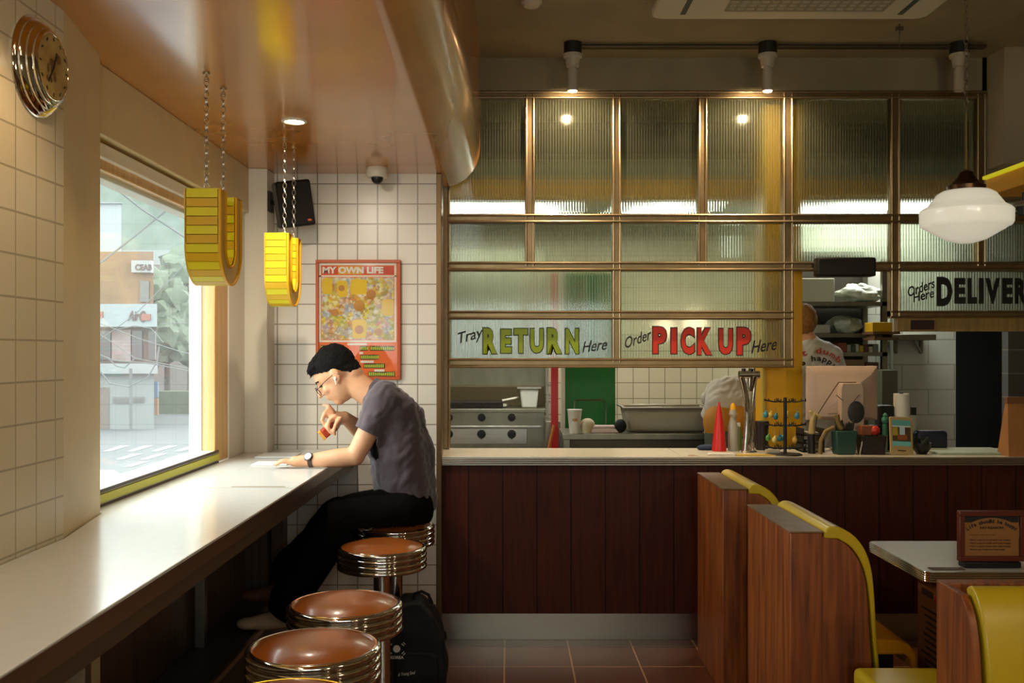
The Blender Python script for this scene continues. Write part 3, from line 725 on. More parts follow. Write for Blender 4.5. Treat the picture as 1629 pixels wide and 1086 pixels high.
# ================================================================ BACKPACK
bp = thing('backpack', 'black backpack standing on the floor beside the stool poles, white emblem and the word KOREA', 'backpack', (-.43, 4.42, 0))
b = NB(); prism(b, [(-.10, .0), (.13, 0), (.145, .10), (.13, .25), (.085, .37), (.03, .42), (-.06, .41), (-.10, .33), (-.125, .18), (-.12, .05)], (-.435, 4.30, .002), (1, 0, 0), (0, 0, 1), (0, .20, 0))
def wrb(v, n): return n*(noise.noise(v*9)*.012)
blob('body', b, BLACKM, bp, .008, 10, .6, wrb)
b = NB(); prism(b, rrect(-.085, .095, .03, .21, .03), (-.42, 4.277, 0), (1, 0, 0), (0, 0, 1), (0, .04, 0)); blob('front_pocket', b, BLACKM, bp, .006, 5, .5, wrb)
b = NB(); tube(b, [(-.44, 4.38, .40), (-.43, 4.37, .445), (-.40, 4.37, .455), (-.37, 4.37, .44), (-.355, 4.38, .40)], .007, 8); build('handle', b, BLACKM, bp)
b = NB(); tube(b, [(-.31, 4.36, .06), (-.27, 4.33, .022), (-.24, 4.30, .012), (-.20, 4.30, .02)], .009, 8); build('strap', b, BLACKM, bp)
b = NB(); e0 = Vector((-.497, 4.268, .235)); lathe(b, [(0, 0), (.0155, 0), (.0155, .002), (0, .002)], e0, (0, -1, 0), 24)
for sx in (-1, 1):
    for sz in (-1, 1):
        for k in (0, 1): rbox(b, e0+Vector((sx*(.026+.006*k), 0, sz*(.017+.006*k))), (.013, .002, .003), (0, sx*sz*.7, 0))
text(b, 'KOREA', e0+Vector((-.028, -.001, -.043)), (1, 0, 0), (0, 0, 1), .058, .013, bold=.03, thick=.001)
build('emblem', b, mat('white_print', 'd8d4cc', .6), bp)
b = NB(); text(b, '# Young Soul', (-.49, 4.265, .115), (1, 0, .13), (-.13, 0, 1), .075, .018, bold=.0, shear=.4, thick=.001); build('script_print', b, mat('white_print', 'd8d4cc', .6), bp)

bp.location = (-.41, 4.31, 0)
# ================================================================ CLOCK, HANGING LETTERS, CEILING ITEMS
ck = thing('wall_clock', 'round chrome wall clock with stepped rim high on the tiled pier', 'clock', (-1.2, 2.49, 2.11))
cc = Vector((-1.2, 2.47, 2.222))
b = NB(); lathe(b, [(0, 0.0), (0.124, 0.0), (0.127, 0.0044), (0.124, 0.0099), (0.117, 0.0143), (0.117, 0.0187), (0.112, 0.0242), (0.106, 0.0275), (0.106, 0.0319), (0.1, 0.0363), (0.094, 0.0385), (0.094, 0.0429), (0.089, 0.0462), (0.082, 0.0473), (0.08, 0.044), (0, 0.044)], cc, (1, 0, 0), 64); build('rim', b, CHROME, ck)
b = NB(); lathe(b, [(0, 0), (.081, 0), (.081, .002), (0, .002)], cc+Vector((.044, 0, 0)), (1, 0, 0), 48); dl = build('dial', b, mat('yellow_dial', '96793a', .5, col2='b49c60', nscale=22), ck)
b = NB(); fx = .0475
for i in range(12):
    a = i*PI/6; p = cc+Vector((fx, math.cos(a)*.070, math.sin(a)*.070)); rbox(b, p, (.001, .004, .010), (-a+PI/2, 0, 0))
rbox(b, cc+Vector((fx, .008, .018)), (.0012, .006, .045), (-.4, 0, 0)); rbox(b, cc+Vector((fx+.001, -.014, -.02)), (.0012, .005, .055), (-.6, 0, 0))
build('hands', b, TXT_BLK, dl)
b = NB()
for k in range(9): ell(b, cc+Vector((.0465, random.uniform(-.035, .035), random.uniform(-.04, .045))), (.0012, random.uniform(.006, .014), random.uniform(.006, .014)), seg=8, rings_=6)
build('dial_print', b, mat('dial_print', '6a4a28', .5), dl)

def chainlinks(b, top, bot, L=.026, w=.0075, r=.0017):
    top = Vector(top); bot = Vector(bot); d = (bot-top); n = max(2, int(d.length/(L*.78))); dn = d.normalized(); a, c, _ = frame_of(dn)
    for i in range(n):
        cpos = top+d*((i+.5)/n); s = a if i % 2 else c; pts = []
        for k in range(10):
            t = 2*PI*k/10; pts.append(cpos+dn*(L*.5*math.cos(t))+s*(w*math.sin(t)))
        tube(b, pts, r, 5, closed=True)
def letterU(x0, x1, yc, ztop, zbot, label, hooks):
    t = thing('hanging_letter', label, 'sign', ((x0+x1)/2, yc, zbot), 'yellow slatted letters hanging over the window counter')
    hw = .125; th_ = .062; H0 = ztop-zbot; r = hw
    out = [(-hw, H0)]; n = 18
    for i in range(n+1):
        a = PI+PI*i/n; out.append((hw*math.cos(a), r+r*math.sin(a)*1.0))
    out += [(hw, H0), (hw-th_, H0)]
    ri = hw-th_; inn = []
    for i in range(n+1):
        a = 2*PI-PI*i/n; inn.append((ri*math.cos(a), r+ri*math.sin(a)))
    poly = out+inn+[(-hw+th_, H0)]
    # two face plates
    for xx, nm in ((x1-.006, 'face_plate'), (x0, 'face_plate')):
        b = NB(); prism(b, poly, (xx, yc, zbot), (0, 1, 0), (0, 0, 1), (.006, 0, 0)); build(nm, b, YEL2, t)
    # slats around the outline
    b1, b2 = NB(), NB()
    path = []
    sl = .030
    def resample(P):
        P = [Vector((p[0], p[1])) for p in P]; res = [P[0]]; acc = 0
        for i in range(len(P)-1):
            seg = (P[i+1]-P[i]).length; pos = 0
            while acc+seg-pos >= sl:
                pos += sl-acc; res.append(P[i].lerp(P[i+1], pos/seg)); acc = 0
            acc += seg-pos
        res.append(P[-1]); return res
    oo = resample(out[:-1]); ii = resample(inn[::1]+[(-hw+th_, H0)]) if False else resample([(hw-th_, H0)]+inn+[(-hw+th_, H0)])
    for lst, s in ((oo, 1), (ii, -1)):
        for k in range(len(lst)-1):
            p, q = lst[k], lst[k+1]; d = (q-p)
            if d.length < .008: continue
            dn = d.normalized(); nn = Vector((-dn.y, dn.x))*(-1 if s > 0 else 1)
            g = .0012; pp = p+dn*g; qq = q-dn*g; ps = [pp, qq, qq-nn*.006*(-1 if False else 1), pp-nn*.006]
            bt = b1 if k % 2 == 0 else b2
            prism(bt, [(v.x, v.y) for v in ps], (x0+.004, yc, zbot), (0, 1, 0), (0, 0, 1), (x1-x0-.008, 0, 0))
    for s in (-1, 1):
        ya = s*(hw-th_/2); box(b1, x0+.004, x1-.004, yc+ya-th_/2+.002, yc+ya+th_/2-.002, ztop-.004, ztop+.001)
    build('slat', b1, YEL1, t, smooth=False)['label'] = 'lemon yellow slats'; build('slat', b2, YEL2, t, smooth=False)['label'] = 'amber yellow slats'
    # raised rim on the room side face
    b = NB(); rim = [(x1+.002, yc+p[0]*.985, zbot+.003+p[1]*.985) for p in poly]; tube(b, rim, .0045, 6, closed=True); build('rim', b, YELP, t)
    b = NB()
    for (hx, hy) in hooks:
        chainlinks(b, (hx, hy, ZS-.022), (hx, hy, ztop+.004))
    build('chain', b, STEEL, t)
    b = NB()
    for (hx, hy) in hooks:
        lathe(b, [(0, 0), (.012, 0), (.010, -.006), (.003, -.008), (.003, -.014), (0, -.014)], (hx, hy, ZS), (0, 0, 1), 14)
        tube(b, [(hx+.008*math.sin(k*PI/4), hy, ZS-.022+.008*math.cos(k*PI/4)) for k in range(8)], .0018, 5, closed=True)
    build('hook', b, BRASSB, t)
letterU(-1.06, -.945, 3.31, 2.035, 1.725, 'larger yellow slatted letter hanging by two chains, in front of the window', [(-.995, 3.21), (-.995, 3.40)])
letterU(-1.045, -.945, 4.29, 2.01, 1.70, 'smaller looking yellow slatted letter hanging in front of the black speaker', [(-.965, 4.20), (-.965, 4.38)])

# downlight
t = thing('downlight', 'small recessed round downlight glowing in the copper soffit', 'light', (PX(468, 3.87), 3.87, ZS-.01))
dlx = PX(468, 3.87); b = NB(); lathe(b, [(.036, .001), (.050, .001), (.050, -.006), (.040, -.008), (.036, -.002)], (dlx, 3.87, ZS), (0, 0, 1), 32); build('trim_ring', b, WHITE, t)
b = NB(); lathe(b, [(0, .001), (.036, .001), (.036, -.004), (0, -.004)], (dlx, 3.87, ZS), (0, 0, 1), 24); build('bulb', b, mat('warm_bulb', 'ffffff', .5, emit='ffd9a0', estr=14), t)
def spot(name, loc, power, ang, col, blend=.6, size=.02, tgt=(0, 0, -1)):
    d = bpy.data.lights.new(name, 'SPOT'); d.energy = power; d.spot_size = ang; d.spot_blend = blend; d.color = col; d.shadow_soft_size = size
    o = bpy.data.objects.new(name, d); o.location = loc; o.rotation_euler = Vector(tgt).to_track_quat('-Z', 'Y').to_euler(); C.objects.link(o); return o
spot('downlight_beam', (dlx, 3.87, ZS-.02), 36, 2.7, (1, .86, .68), tgt=(.25, .35, -1), blend=.9)
for yy in (2.15, .6):
    c_ = copy_tree(t); c_.location = (dlx, yy, ZS-.01); c_['label'] = 'recessed round downlight in the copper soffit above the near counter, '+('second' if yy > 1 else 'added unseen fill lamp, third')+' from the tiled wall'; c_['group'] = 'downlights in the copper soffit'; spot('downlight_beam', (dlx, yy, ZS-.02), 11 if yy > 1 else 40, 1.9 if yy > 1 else 1.7, (1, .70, .38) if yy > 1 else (1, .9, .76), tgt=(-.3, 0, -1) if yy > 1 else (.02, 1, -.42), size=.02 if yy > 1 else .08)  # the last copy is an unseen lamp added as forward fill
t['group'] = 'downlights in the copper soffit'
# security camera dome
t = thing('security_camera', 'white dome security camera on the soffit at the tiled wall', 'camera', (PX(600, 4.86), 4.86, 2.3)); sx = PX(600, 4.86)
b = NB(); lathe(b, [(0, 0), (.050, 0), (.056, -.012), (.056, -.038), (.050, -.050), (0, -.050)], (sx, 4.86, ZS), (0, 0, 1), 36); build('housing', b, mat('offwhite_plastic', 'cfc8b6', .4), t)
b = NB(); ell(b, (sx, 4.86, ZS-.052), (.030, .030, .030), seg=20); build('dome', b, BLACK, t)
# wall speaker
t = thing('wall_speaker', 'black wall speaker tilted on its bracket beside the tiled wall', 'speaker', (-1.02, 4.85, 2.2))
from mathutils import Euler
b = NB(); cs = W(468, 325, 4.80)
R_ = Euler((.10, -.16, .38)).to_matrix().to_4x4()
T_ = Matrix.Translation(cs) @ R_
prism(b, [(-.085, -.11), (.085, -.11), (.085, .115), (-.085, .115)], (0, 0, 0), (1, 0, 0), (0, 0, 1), (0, .13, 0))
bmesh.ops.transform(b, matrix=T_ @ Matrix.Translation((0, -.05, 0)), verts=b.verts); build('cabinet', b, BLACK, t, bevel=.012)
b = NB(); prism(b, rrect(-.076, .076, -.10, .105, .015), (0, -.058, 0), (1, 0, 0), (0, 0, 1), (0, .01, 0)); bmesh.ops.transform(b, matrix=T_, verts=b.verts); gr = build('grille', b, mat('speaker_mesh', '1c1a18', .6, bump=.8, bscale=400), t)
b = NB(); box(b, .045, .062, -.060, -.056, -.088, -.078); bmesh.ops.transform(b, matrix=T_, verts=b.verts); build('logo_badge', b, mat('orange_badge', 'c05020', .4), gr)
b = NB(); tube(b, [(-1.207, 4.92, cs.z+.03), (-1.16, 4.91, cs.z+.02), (-1.10, 4.90, cs.z+.01)], .012, 10); box(b, -1.207, -1.195, 4.88, 4.96, cs.z-.02, cs.z+.08); build('bracket', b, BLACK, t)
# spot lamps on conduit
for i, (px, top) in enumerate(((911, 68), (1221, 64), (1526, 72))):
    Y = 5.20; x = PX(px, Y)
    t = thing('ceiling_spotlight', ['lit white spotlight on the black ceiling box, leftmost above the screen', 'lit white spotlight above the pick up panes', 'unlit white spotlight partly behind the pendant chain'][i], 'light', (x, Y, 2.88), 'spotlights on the ceiling conduit')
    b = NB(); lathe(b, [(0, ZC), (.049, ZC), (.049, 3.088), (0, 3.088)], (x, Y, 0), (0, 0, 1), 10); build('junction_box', b, mat('dark_box', '22201a', .5), t)
    b = NB(); lathe(b, [(0, 3.088), (.052, 3.088), (.050, 3.072), (.040, 3.066), (.033, 3.022), (.022, 3.018), (.022, 3.005), (0, 3.005)], (x, Y, 0), (0, 0, 1), 32); build('socket', b, mat('lamp_grey_white', 'b8b09a', .45), t)
    b = NB(); lathe(b, [(0, 3.006), (.027, 3.006), (.027, 2.93), (.0285, 2.925), (.0285, 2.895), (.024, 2.893), (.022, 2.905), (0, 2.905)], (x, Y, 0), (0, 0, 1), 32); build('barrel', b, mat('lamp_grey_white', 'b8b09a', .45), t)
    if i < 2:
        b = NB(); lathe(b, [(0, 2.904), (.0215, 2.904), (.0215, 2.889), (0, 2.889)], (x, Y, 0), (0, 0, 1), 20); build('bulb', b, mat('warm_bulb_bright', 'ffffff', .5, emit='ffc890', estr=40), t)
        spot('spot_beam', (x, Y, 2.88), 62, 2.5, (1, .74, .44), tgt=(0, .9, -1))
b = NB()
for dz in (0, .028): cyl(b, (PX(911, 5.2)+.049, 5.2+dz, ZC-.018), (PX(1221, 5.2)-.049, 5.2+dz, ZC-.018), .009, seg=10)
for dz in (0, .028): cyl(b, (PX(1221, 5.2)+.049, 5.2+dz, ZC-.018), (PX(1526, 5.2)-.049, 5.2+dz, ZC-.018), .009, seg=10)
for dz in (0, .028): cyl(b, (PX(1526, 5.2)+.049, 5.2+dz, ZC-.018), (2.55, 5.2+dz, ZC-.018), .009, seg=10)
tag(build('electrical_conduit', b, mat('conduit_grey', '5a5140', .4, .7)), 'grey twin metal conduit running across the ceiling between the spotlights', 'conduit')
# air conditioner
t = thing('ceiling_air_conditioner', 'white ceiling cassette air conditioner with louvre grid at the top edge', 'air conditioner', (1.3, 4.2, 3.05))
Y1 = 4.62; x0 = PX(1034, Y1); x1 = PX(1470, Y1); zb = PZ(31, Y1)
b = NB(); prism(b, rrect(x0, x1, Y1-1.3, Y1, .06), (0, 0, zb), (1, 0, 0), (0, 1, 0), (0, 0, .035)); build('panel', b, mat('ac_white', 'cdc3ac', .5), t, bevel=.008)
b = NB(); prism(b, rrect(x0+.08, x1-.08, Y1-1.22, Y1-.08, .04), (0, 0, zb+.034), (1, 0, 0), (0, 1, 0), (0, 0, ZC-zb-.035)); build('casing', b, mat('ac_grey', '8a8270', .6), t)
b = NB(); gx0, gx1 = PX(1145, Y1), PX(1388, Y1)
for k in range(15):
    y = Y1-.12-.045*k; box(b, gx0, gx1, y-.008, y, zb-.006, zb+.001)
for k in range(17):
    x = gx0+(gx1-gx0)*k/16; box(b, x-.005, x+.005, Y1-.75, Y1-.12, zb-.005, zb+.001)
build('louvre_grid', b, mat('ac_louvre', '9c937c', .5), t)
b = NB(); box(b, x0+.13, x0+.155, Y1-.95, Y1-.07, zb-.002, zb+.001); box(b, x1-.155, x1-.13, Y1-.95, Y1-.07, zb-.002, zb+.001); build('air_slot', b, BLACK, t)
# small smoke detector and sprinkler
b = NB(); lathe(b, [(0, 0), (.05, 0), (.05, -.015), (.035, -.03), (0, -.032)], (PX(845, 4.6), 4.57, ZC), (0, 0, 1), 28); tag(build('smoke_detector', b, mat('ac_white', 'cdc3ac', .5)), 'small pale round smoke detector on the dark ceiling near the soffit', 'smoke detector')
b = NB(); xx = PX(1431, 4.9); cyl(b, (xx, 4.9, ZC), (xx, 4.9, ZC-.05), .004, seg=8); box(b, xx-.016, xx+.016, 4.89, 4.91, ZC-.035, ZC-.015); cyl(b, (xx, 4.9, ZC-.05), (xx, 4.9, ZC-.12), .0025, seg=8); tag(build('cable_clip', b, STEELD), 'small metal clip with thin wire hanging from ceiling behind the air conditioner', 'clip')
# pendant lamp
YPd = 3.75; xp = PX(1537, YPd)
t = thing('pendant_lamp', 'white opal glass schoolhouse pendant lamp hanging over the booth table', 'lamp', (xp, YPd, PZ(387, YPd)))
def zz(py): return PZ(py, YPd)
s_ = YPd/F
prof = [(0, zz(387)), (12, zz(386.5)), (30, zz(381)), (42, zz(374)), (50, zz(369)), (56, zz(366)), (61, zz(362)), (66, zz(360)), (69, zz(355)), (69.5, zz(336)), (66, zz(332)), (57, zz(327)), (52, zz(320)), (44, zz(309)), (36, zz(304)), (25, zz(303)), (0, zz(303))]
b = NB(); lathe(b, [((r*s_ if i else 0), z) for i, (r, z) in enumerate(prof)], (xp, YPd, 0), (0, 0, 1), 64); build('shade', b, LAMPW, t)
b = NB(); lathe(b, [(0, zz(305)), (28*s_, zz(305)), (29*s_, zz(296)), (22*s_, zz(293)), (16*s_, zz(285)), (12*s_, zz(279)), (10*s_, zz(274)), (3*s_, zz(270)), (0, zz(270))], (xp, YPd, 0), (0, 0, 1), 32); build('fitter', b, mat('aged_bronze', '4a3420', .3, .9), t)
b = NB(); cyl(b, (xp, YPd, zz(272)), (xp, YPd, zz(180)), .0035, seg=8); build('cord', b, mat('gold_cord', '8a6a1c', .5), t)
b = NB(); chainlinks(b, (xp, YPd, ZC-.01), (xp, YPd, zz(178)), L=.03, w=.008, r=.002); build('chain', b, mat('dull_chain', '8a8270', .35, .9), t)
b = NB(); lathe(b, [(0, ZC), (.05, ZC), (.045, ZC-.015), (.008, ZC-.03), (0, ZC-.03)], (xp, YPd, 0), (0, 0, 1), 24); build('ceiling_rose', b, mat('aged_bronze', '4a3420', .3, .9), t)
point_pos = [(xp, YPd)]
for (qx, qy) in ((1.9, 1.0), (1.9, -.9)):
    c_ = copy_tree(t); c_.location = (qx, qy, PZ(387, YPd)); c_['label'] = 'unseen white opal pendant lamp added behind the viewer for fill light, '+('nearer' if qy > 0 else 'farther')+' one'; c_['group'] = 'opal pendant lamps over the booths'; point_pos.append((qx, qy))  # both copies are unseen lamps added to brighten the room
t['group'] = 'opal pendant lamps over the booths'
for i, (qx, qy) in enumerate(point_pos[1:]):
    d = bpy.data.lights.new('unseen_pendant_fill', 'POINT'); d.energy = 22; d.color = (1, .78, .5); d.shadow_soft_size = .12
    o = bpy.data.objects.new('unseen_pendant_fill', d); o.location = (qx, qy, PZ(387, YPd)-.13); C.objects.link(o)  # fill light from the added pendants only
# yellow light box at right, spotlight under it
xl = PX(1567, 4.45)
t = thing('menu_lightbox', 'yellow lightbox edge with bright lime strip at the upper right', 'light box', (2.3, 4.2, 2.2))
b = NB(); box(b, xl+.002, xl+1.6, 3.2, 4.45, PZ(313, 4.45), PZ(286, 4.45)); build('housing', b, YELP, t, bevel=.003)
b = NB(); box(b, xl-.012, xl+.012, 3.2, 4.45, PZ(286, 4.45), PZ(281, 4.45)); build('light_strip', b, mat('lime_strip', 'e2e030', .5, emit='e6e020', estr=.35), t)
b = NB()
for y in (3.5, 4.3): cyl(b, (xl+.3, y, PZ(286, 4.45)), (xl+.3, y, ZC), .008, seg=8)
build('hanger_rod', b, STEELD, t)
t = thing('hanging_spotlight', 'small black spotlight with grey cap below the yellow lightbox', 'light', (PX(1628, 4.3), 4.3, PZ(335, 4.3))); x = PX(1628, 4.3)
b = NB(); lathe(b, [(0, PZ(322, 4.3)), (.03, PZ(320, 4.3)), (.046, PZ(327, 4.3)), (.044, PZ(329, 4.3)), (0, PZ(329, 4.3))][::-1], (x, 4.3, 0), (0, 0, 1), 24); build('cap', b, mat('conduit_grey2', '8a8478', .4, .4), t)
b = NB(); lathe(b, [(0, PZ(342, 4.3)), (.022, PZ(342, 4.3)), (.028, PZ(329, 4.3)), (0, PZ(329, 4.3))], (x, 4.3, 0), (0, 0, 1), 24); build('barrel', b, BLACK, t)
b = NB(); tube(b, [(x, 4.3, PZ(330, 4.3)), (x-.05, 4.32, PZ(334, 4.3)), (x-.1, 4.36, PZ(325, 4.3)), (x-.14, 4.4, PZ(313, 4.4))], .0025, 6); cyl(b, (x, 4.3, PZ(321, 4.3)), (x, 4.3, PZ(306, 4.3)), .006, seg=8); build('cable', b, BLACK, t)

# ================================================================ POSTER
t = thing('framed_poster', 'orange framed collage poster headed MY OWN LIFE on the tiled wall', 'poster', (PX(569, 5.0), 5.0, PZ(604, 5.0)))
YQ = 5.00; a, c, d, e = PX(502, YQ), PX(637, YQ), PZ(604, YQ), PZ(413, YQ)
b = NB()
for x0, x1, z0, z1 in ((a, c, e-.016, e), (a, c, d, d+.016), (a, a+.016, d+.016, e-.016), (c-.016, c, d+.016, e-.016)): box(b, x0, x1, YQ, YQ+.025, z0, z1)
build('frame', b, mat('rust_orange_frame', 'b04c18', .4), t, bevel=.002)
b = NB(); box(b, a+.012, c-.012, YQ+.012, YQ+.024, d+.012, e-.012); sheet = build('sheet', b, mat('orange_print', 'e0641e', .55), t)
def R2(b, x0, x1, y0, y1, dy=0): box(b, PX(x0, YQ), PX(x1, YQ), YQ+.0105-dy, YQ+.0125, PZ(y1, YQ), PZ(y0, YQ))
b = NB()
R2(b, 507, 630, 418, 421.5); R2(b, 507, 630, 437.5, 440); R2(b, 507, 630, 541, 544); R2(b, 507, 510, 421, 541); R2(b, 627, 630, 421, 541)
for x0, x1, y in ((552, 583, 547), (571, 577, 561), (573, 594, 575), (595, 611, 589)): R2(b, x0, x1, y-1.5, y+2)
build('white_border', b, mat('print_white', 'ddd8c8', .55), sheet)
b = NB(); R2(b, 511, 537, 423, 436); R2(b, 575, 626, 423, 436); build('red_band', b, mat('print_red', 'c83a1c', .55), sheet)
b = NB(); R2(b, 537, 575, 423, 436); build('ochre_band', b, mat('print_ochre', 'd89a1c', .55), sheet)
b = NB(); ftext(b, 'MY OWN LIFE', 513, 610, 424, 435, YQ+.009, bold=.05, thick=.001); build('headline', b, mat('print_white', 'ddd8c8', .55), sheet)
# collage: voronoi coloured print
m = bpy.data.materials.new('collage_print'); m.use_nodes = True; n = m.node_tree.nodes; l = m.node_tree.links; bs = n['Principled BSDF']
tcn = n.new('ShaderNodeTexCoord'); v = n.new('ShaderNodeTexVoronoi'); v.inputs['Scale'].default_value = 26; v2 = n.new('ShaderNodeTexVoronoi'); v2.inputs['Scale'].default_value = 75
r1 = n.new('ShaderNodeValToRGB'); r2 = n.new('ShaderNodeValToRGB')
def ramp(r, cs):
    r.color_ramp.interpolation = 'CONSTANT'
    while len(r.color_ramp.elements) < len(cs): r.color_ramp.elements.new(.5)
    for i, cc_ in enumerate(cs): r.color_ramp.elements[i].position = i/len(cs); r.color_ramp.elements[i].color = lin(cc_)
ramp(r1, ['d8c01e', 'cfc9b0', 'c8862a', 'c9c4b4', 'b5b02a', 'a9b4bc', 'd8c838', 'c9a070']); ramp(r2, ['d8c838', '5a4a58', 'd8d4c4', 'b8442c', 'ddd8c8', '6a7a44', 'c8982c', '8a8a94'])
l.new(tcn.outputs['Object'], v.inputs[0]); l.new(tcn.outputs['Object'], v2.inputs[0])
s1_ = n.new('ShaderNodeSeparateColor'); s2_ = n.new('ShaderNodeSeparateColor'); l.new(v.outputs['Color'], s1_.inputs[0]); l.new(v2.outputs['Color'], s2_.inputs[0])
l.new(s1_.outputs[0], r1.inputs[0]); l.new(s2_.outputs[1], r2.inputs[0])
mx = n.new('ShaderNodeMixRGB'); mx.inputs[0].default_value = .45; l.new(r1.outputs[0], mx.inputs[1]); l.new(r2.outputs[0], mx.inputs[2]); l.new(mx.outputs[0], bs.inputs['Base Color']); bs.inputs['Roughness'].default_value = .5
b = NB(); R2(b, 511, 626, 441, 540); build('collage', b, m, sheet)
PY_ = mat('print_yellow', 'd8b414', .55)
b = NB()
for x0, x1, y0, y1 in ((512, 528, 442, 468), (557, 583, 444, 468), (607, 626, 476, 502), (560, 582, 508, 538), (536, 552, 446, 472)): prism(b, rrect(PX(x0, YQ), PX(x1, YQ), PZ(y1, YQ), PZ(y0, YQ), .012), (0, YQ+.0095, 0), (1, 0, 0), (0, 0, 1), (0, .002, 0))
build('yellow_figures', b, PY_, sheet)
b = NB()
for x, y, r in ((571, 486, 9), (590, 468, 8), (571, 524, 7), (532, 497, 6), (602, 528, 6), (543, 458, 5)):
    lathe(b, [(0, 0), (r*YQ/F, 0), (r*YQ/F*.9, .0015), (0, .0015)], (PX(x, YQ), YQ+.0095, PZ(y, YQ)), (0, -1, 0), 16)
build('brown_figures', b, mat('print_brown', 'b5793a', .55), sheet)
bk = NB(); gy = NB()
for x0, x1, y in ((509, 526, 553), (572, 585, 554), (588, 627, 554), (573, 602, 568), (578, 612, 582), (585, 628, 595)):
    R2(bk, x0, x1, y-4, y+3.6); 
    k = int((x1-x0)/3.2)
    for i in range(k): R2(gy, x0+1+i*3.2, x0+3.4+i*3.2, y-2.6+random.uniform(-.5, .5), y+2.4, .001)
build('caption_shadow', bk, mat('print_dark', '3a2c14', .55), sheet); build('caption_blocks', gy, mat('print_lime', 'a8b82c', .55), sheet)
b = NB(); box(b, a+.014, c-.014, YQ+.004, YQ+.006, d+.014, e-.014); build('glazing', b, glassmat('poster_glass', (.99, .99, .99, 1), .06, .04), t)
# ================================================================ BOOTHS AND TABLE
def smooth2(P, n=4):
    Q = [Vector((x, y)) for x, y in P]; R = []
    for i in range(len(Q)-1):
        p0 = Q[max(0, i-1)]; p1 = Q[i]; p2 = Q[i+1]; p3 = Q[min(len(Q)-1, i+2)]
        for k in range(n):
            t = k/n; v = .5*((2*p1)+(p2-p0)*t+(2*p0-5*p1+4*p2-p3)*t*t+(3*p1-p0-3*p2+p3)*t**3); R.append((v.x, v.y))
    R.append(P[-1]); return R
def booth(xa, y0, y1, label, zt=.90, seat=True):
    t = thing('booth_bench', label, 'bench', (xa+.2, (y0+y1)/2, 0), 'single booth benches at the right')
    b = NB(); box(b, xa, xa+.105, y0, y1, .002, zt)                       # square wooden back post
    build('back_panel', b, WOODB, t, bevel=.003)
    b = NB(); box(b, xa-.003, xa+.108, y0-.003, y1, zt, zt+.006); build('top_cap', b, mat('worn_cap', '6e5436', .5, noise_amt=.2, nscale=12), t, bevel=.002)
    # curved end cheeks
    prof = [(.105, .002)]+smooth2([(.300, .002), (.282, .35), (.268, .55), (.258, .70), (.240, .785), (.205, .845), (.160, .878), (.105, .888)])
    for yy in (y0+.012, y1-.03):
        b = NB(); prism(b, prof, (xa, yy, 0), (1, 0, 0), (0, 0, 1), (0, .02, 0)); build('end_cheek', b, WOODB, t, bevel=.002)
    # upholstered back: follows the curve with a rolled top
    out = smooth2([(.112, .882), (.116, .908), (.140, .922), (.175, .914), (.215, .888), (.248, .845), (.268, .79), (.279, .71), (.288, .56), (.302, .40)])
    inn = smooth2([(.290, .40), (.275, .55), (.262, .70), (.243, .787), (.207, .848), (.160, .880)])
    b = NB(); prism(b, out+inn, (xa, y0+.005, 0), (1, 0, 0), (0, 0, 1), (0, y1-y0-.01, 0)); build('back_cushion', b, YELV, t, bevel=.012, bseg=3)
    if seat:
        s = [(.28, .545), (.36, .540), (.400, .527), (.424, .495), (.430, .44), (.414, .44), (.404, .478), (.385, .492), (.28, .492)]
        b = NB(); prism(b, s, (xa, y0+.015, 0), (1, 0, 0), (0, 0, 1), (0, y1-y0-.03, 0)); build('seat', b, mat('amber_vinyl', 'b87a08', .8, 0, .05, 5, spec=.05), t, bevel=.012, bseg=3)
        b = NB(); box(b, xa+.29, xa+.36, y0+.05, y1-.05, .002, .492); build('seat_base', b, BLACK, t)
    return t
booth(.935, 3.23, 3.81, 'larger nearer booth bench with walnut side panel and yellow rolled cushion')
booth(.935, 4.25, 4.82, 'farther booth bench with walnut panel, against the burgundy counter, left of the larger one')
# bench facing the camera at the right edge
t = thing('booth_bench', 'booth bench at the right edge with broad yellow back in front of the table', 'bench', (1.6, 2.6, 0), 'single booth benches at the right')
prof = [(.22, .002), (-.01, .002)]+smooth2([(-.015, .40), (-.008, .60), (.005, .72), (.03, .80), (.07, .845)])+[(.22, .85)]
b = NB(); prism(b, prof, (1.222, 2.56, 0), (0, 1, 0), (0, 0, 1), (.02, 0, 0)); build('end_cheek', b, WOODB, t, bevel=.002)
b = NB(); box(b, 1.225, 2.3, 2.74, 2.79, .002, .85); build('back_panel', b, WOODB, t, bevel=.002)
out = smooth2([(.10, .856), (.075, .868), (.040, .855), (.005, .80), (-.022, .70), (-.040, .55), (-.055, .30), (-.06, .1)])+[(.0, .1), (.02, .5), (.05, .75), (.09, .835)]
b = NB(); prism(b, out, (1.248, 2.56, 0), (0, 1, 0), (0, 0, 1), (1.05, 0, 0)); build('back_cushion', b, YELV, t, bevel=.012, bseg=3)
b = NB(); box(b, 1.25, 2.3, 2.02, 2.49, .36, .46); build('seat', b, YELV, t, bevel=.03, bseg=3)
b = NB(); box(b, 1.27, 2.3, 2.06, 2.46, .002, .36); build('seat_base', b, WOODB, t)
# low yellow seat at the bottom edge
t = thing('bench_seat', 'low yellow padded seat at the bottom edge beside the larger walnut bench', 'seat', (1.25, 2.98, 0))
b = NB(); box(b, 1.10, 1.375, 2.80, 3.12, .43, .495); build('cushion', b, YELV, t, bevel=.02, bseg=3)
b = NB(); box(b, 1.12, 1.355, 2.82, 3.10, .002, .43); build('base', b, WOODB, t)
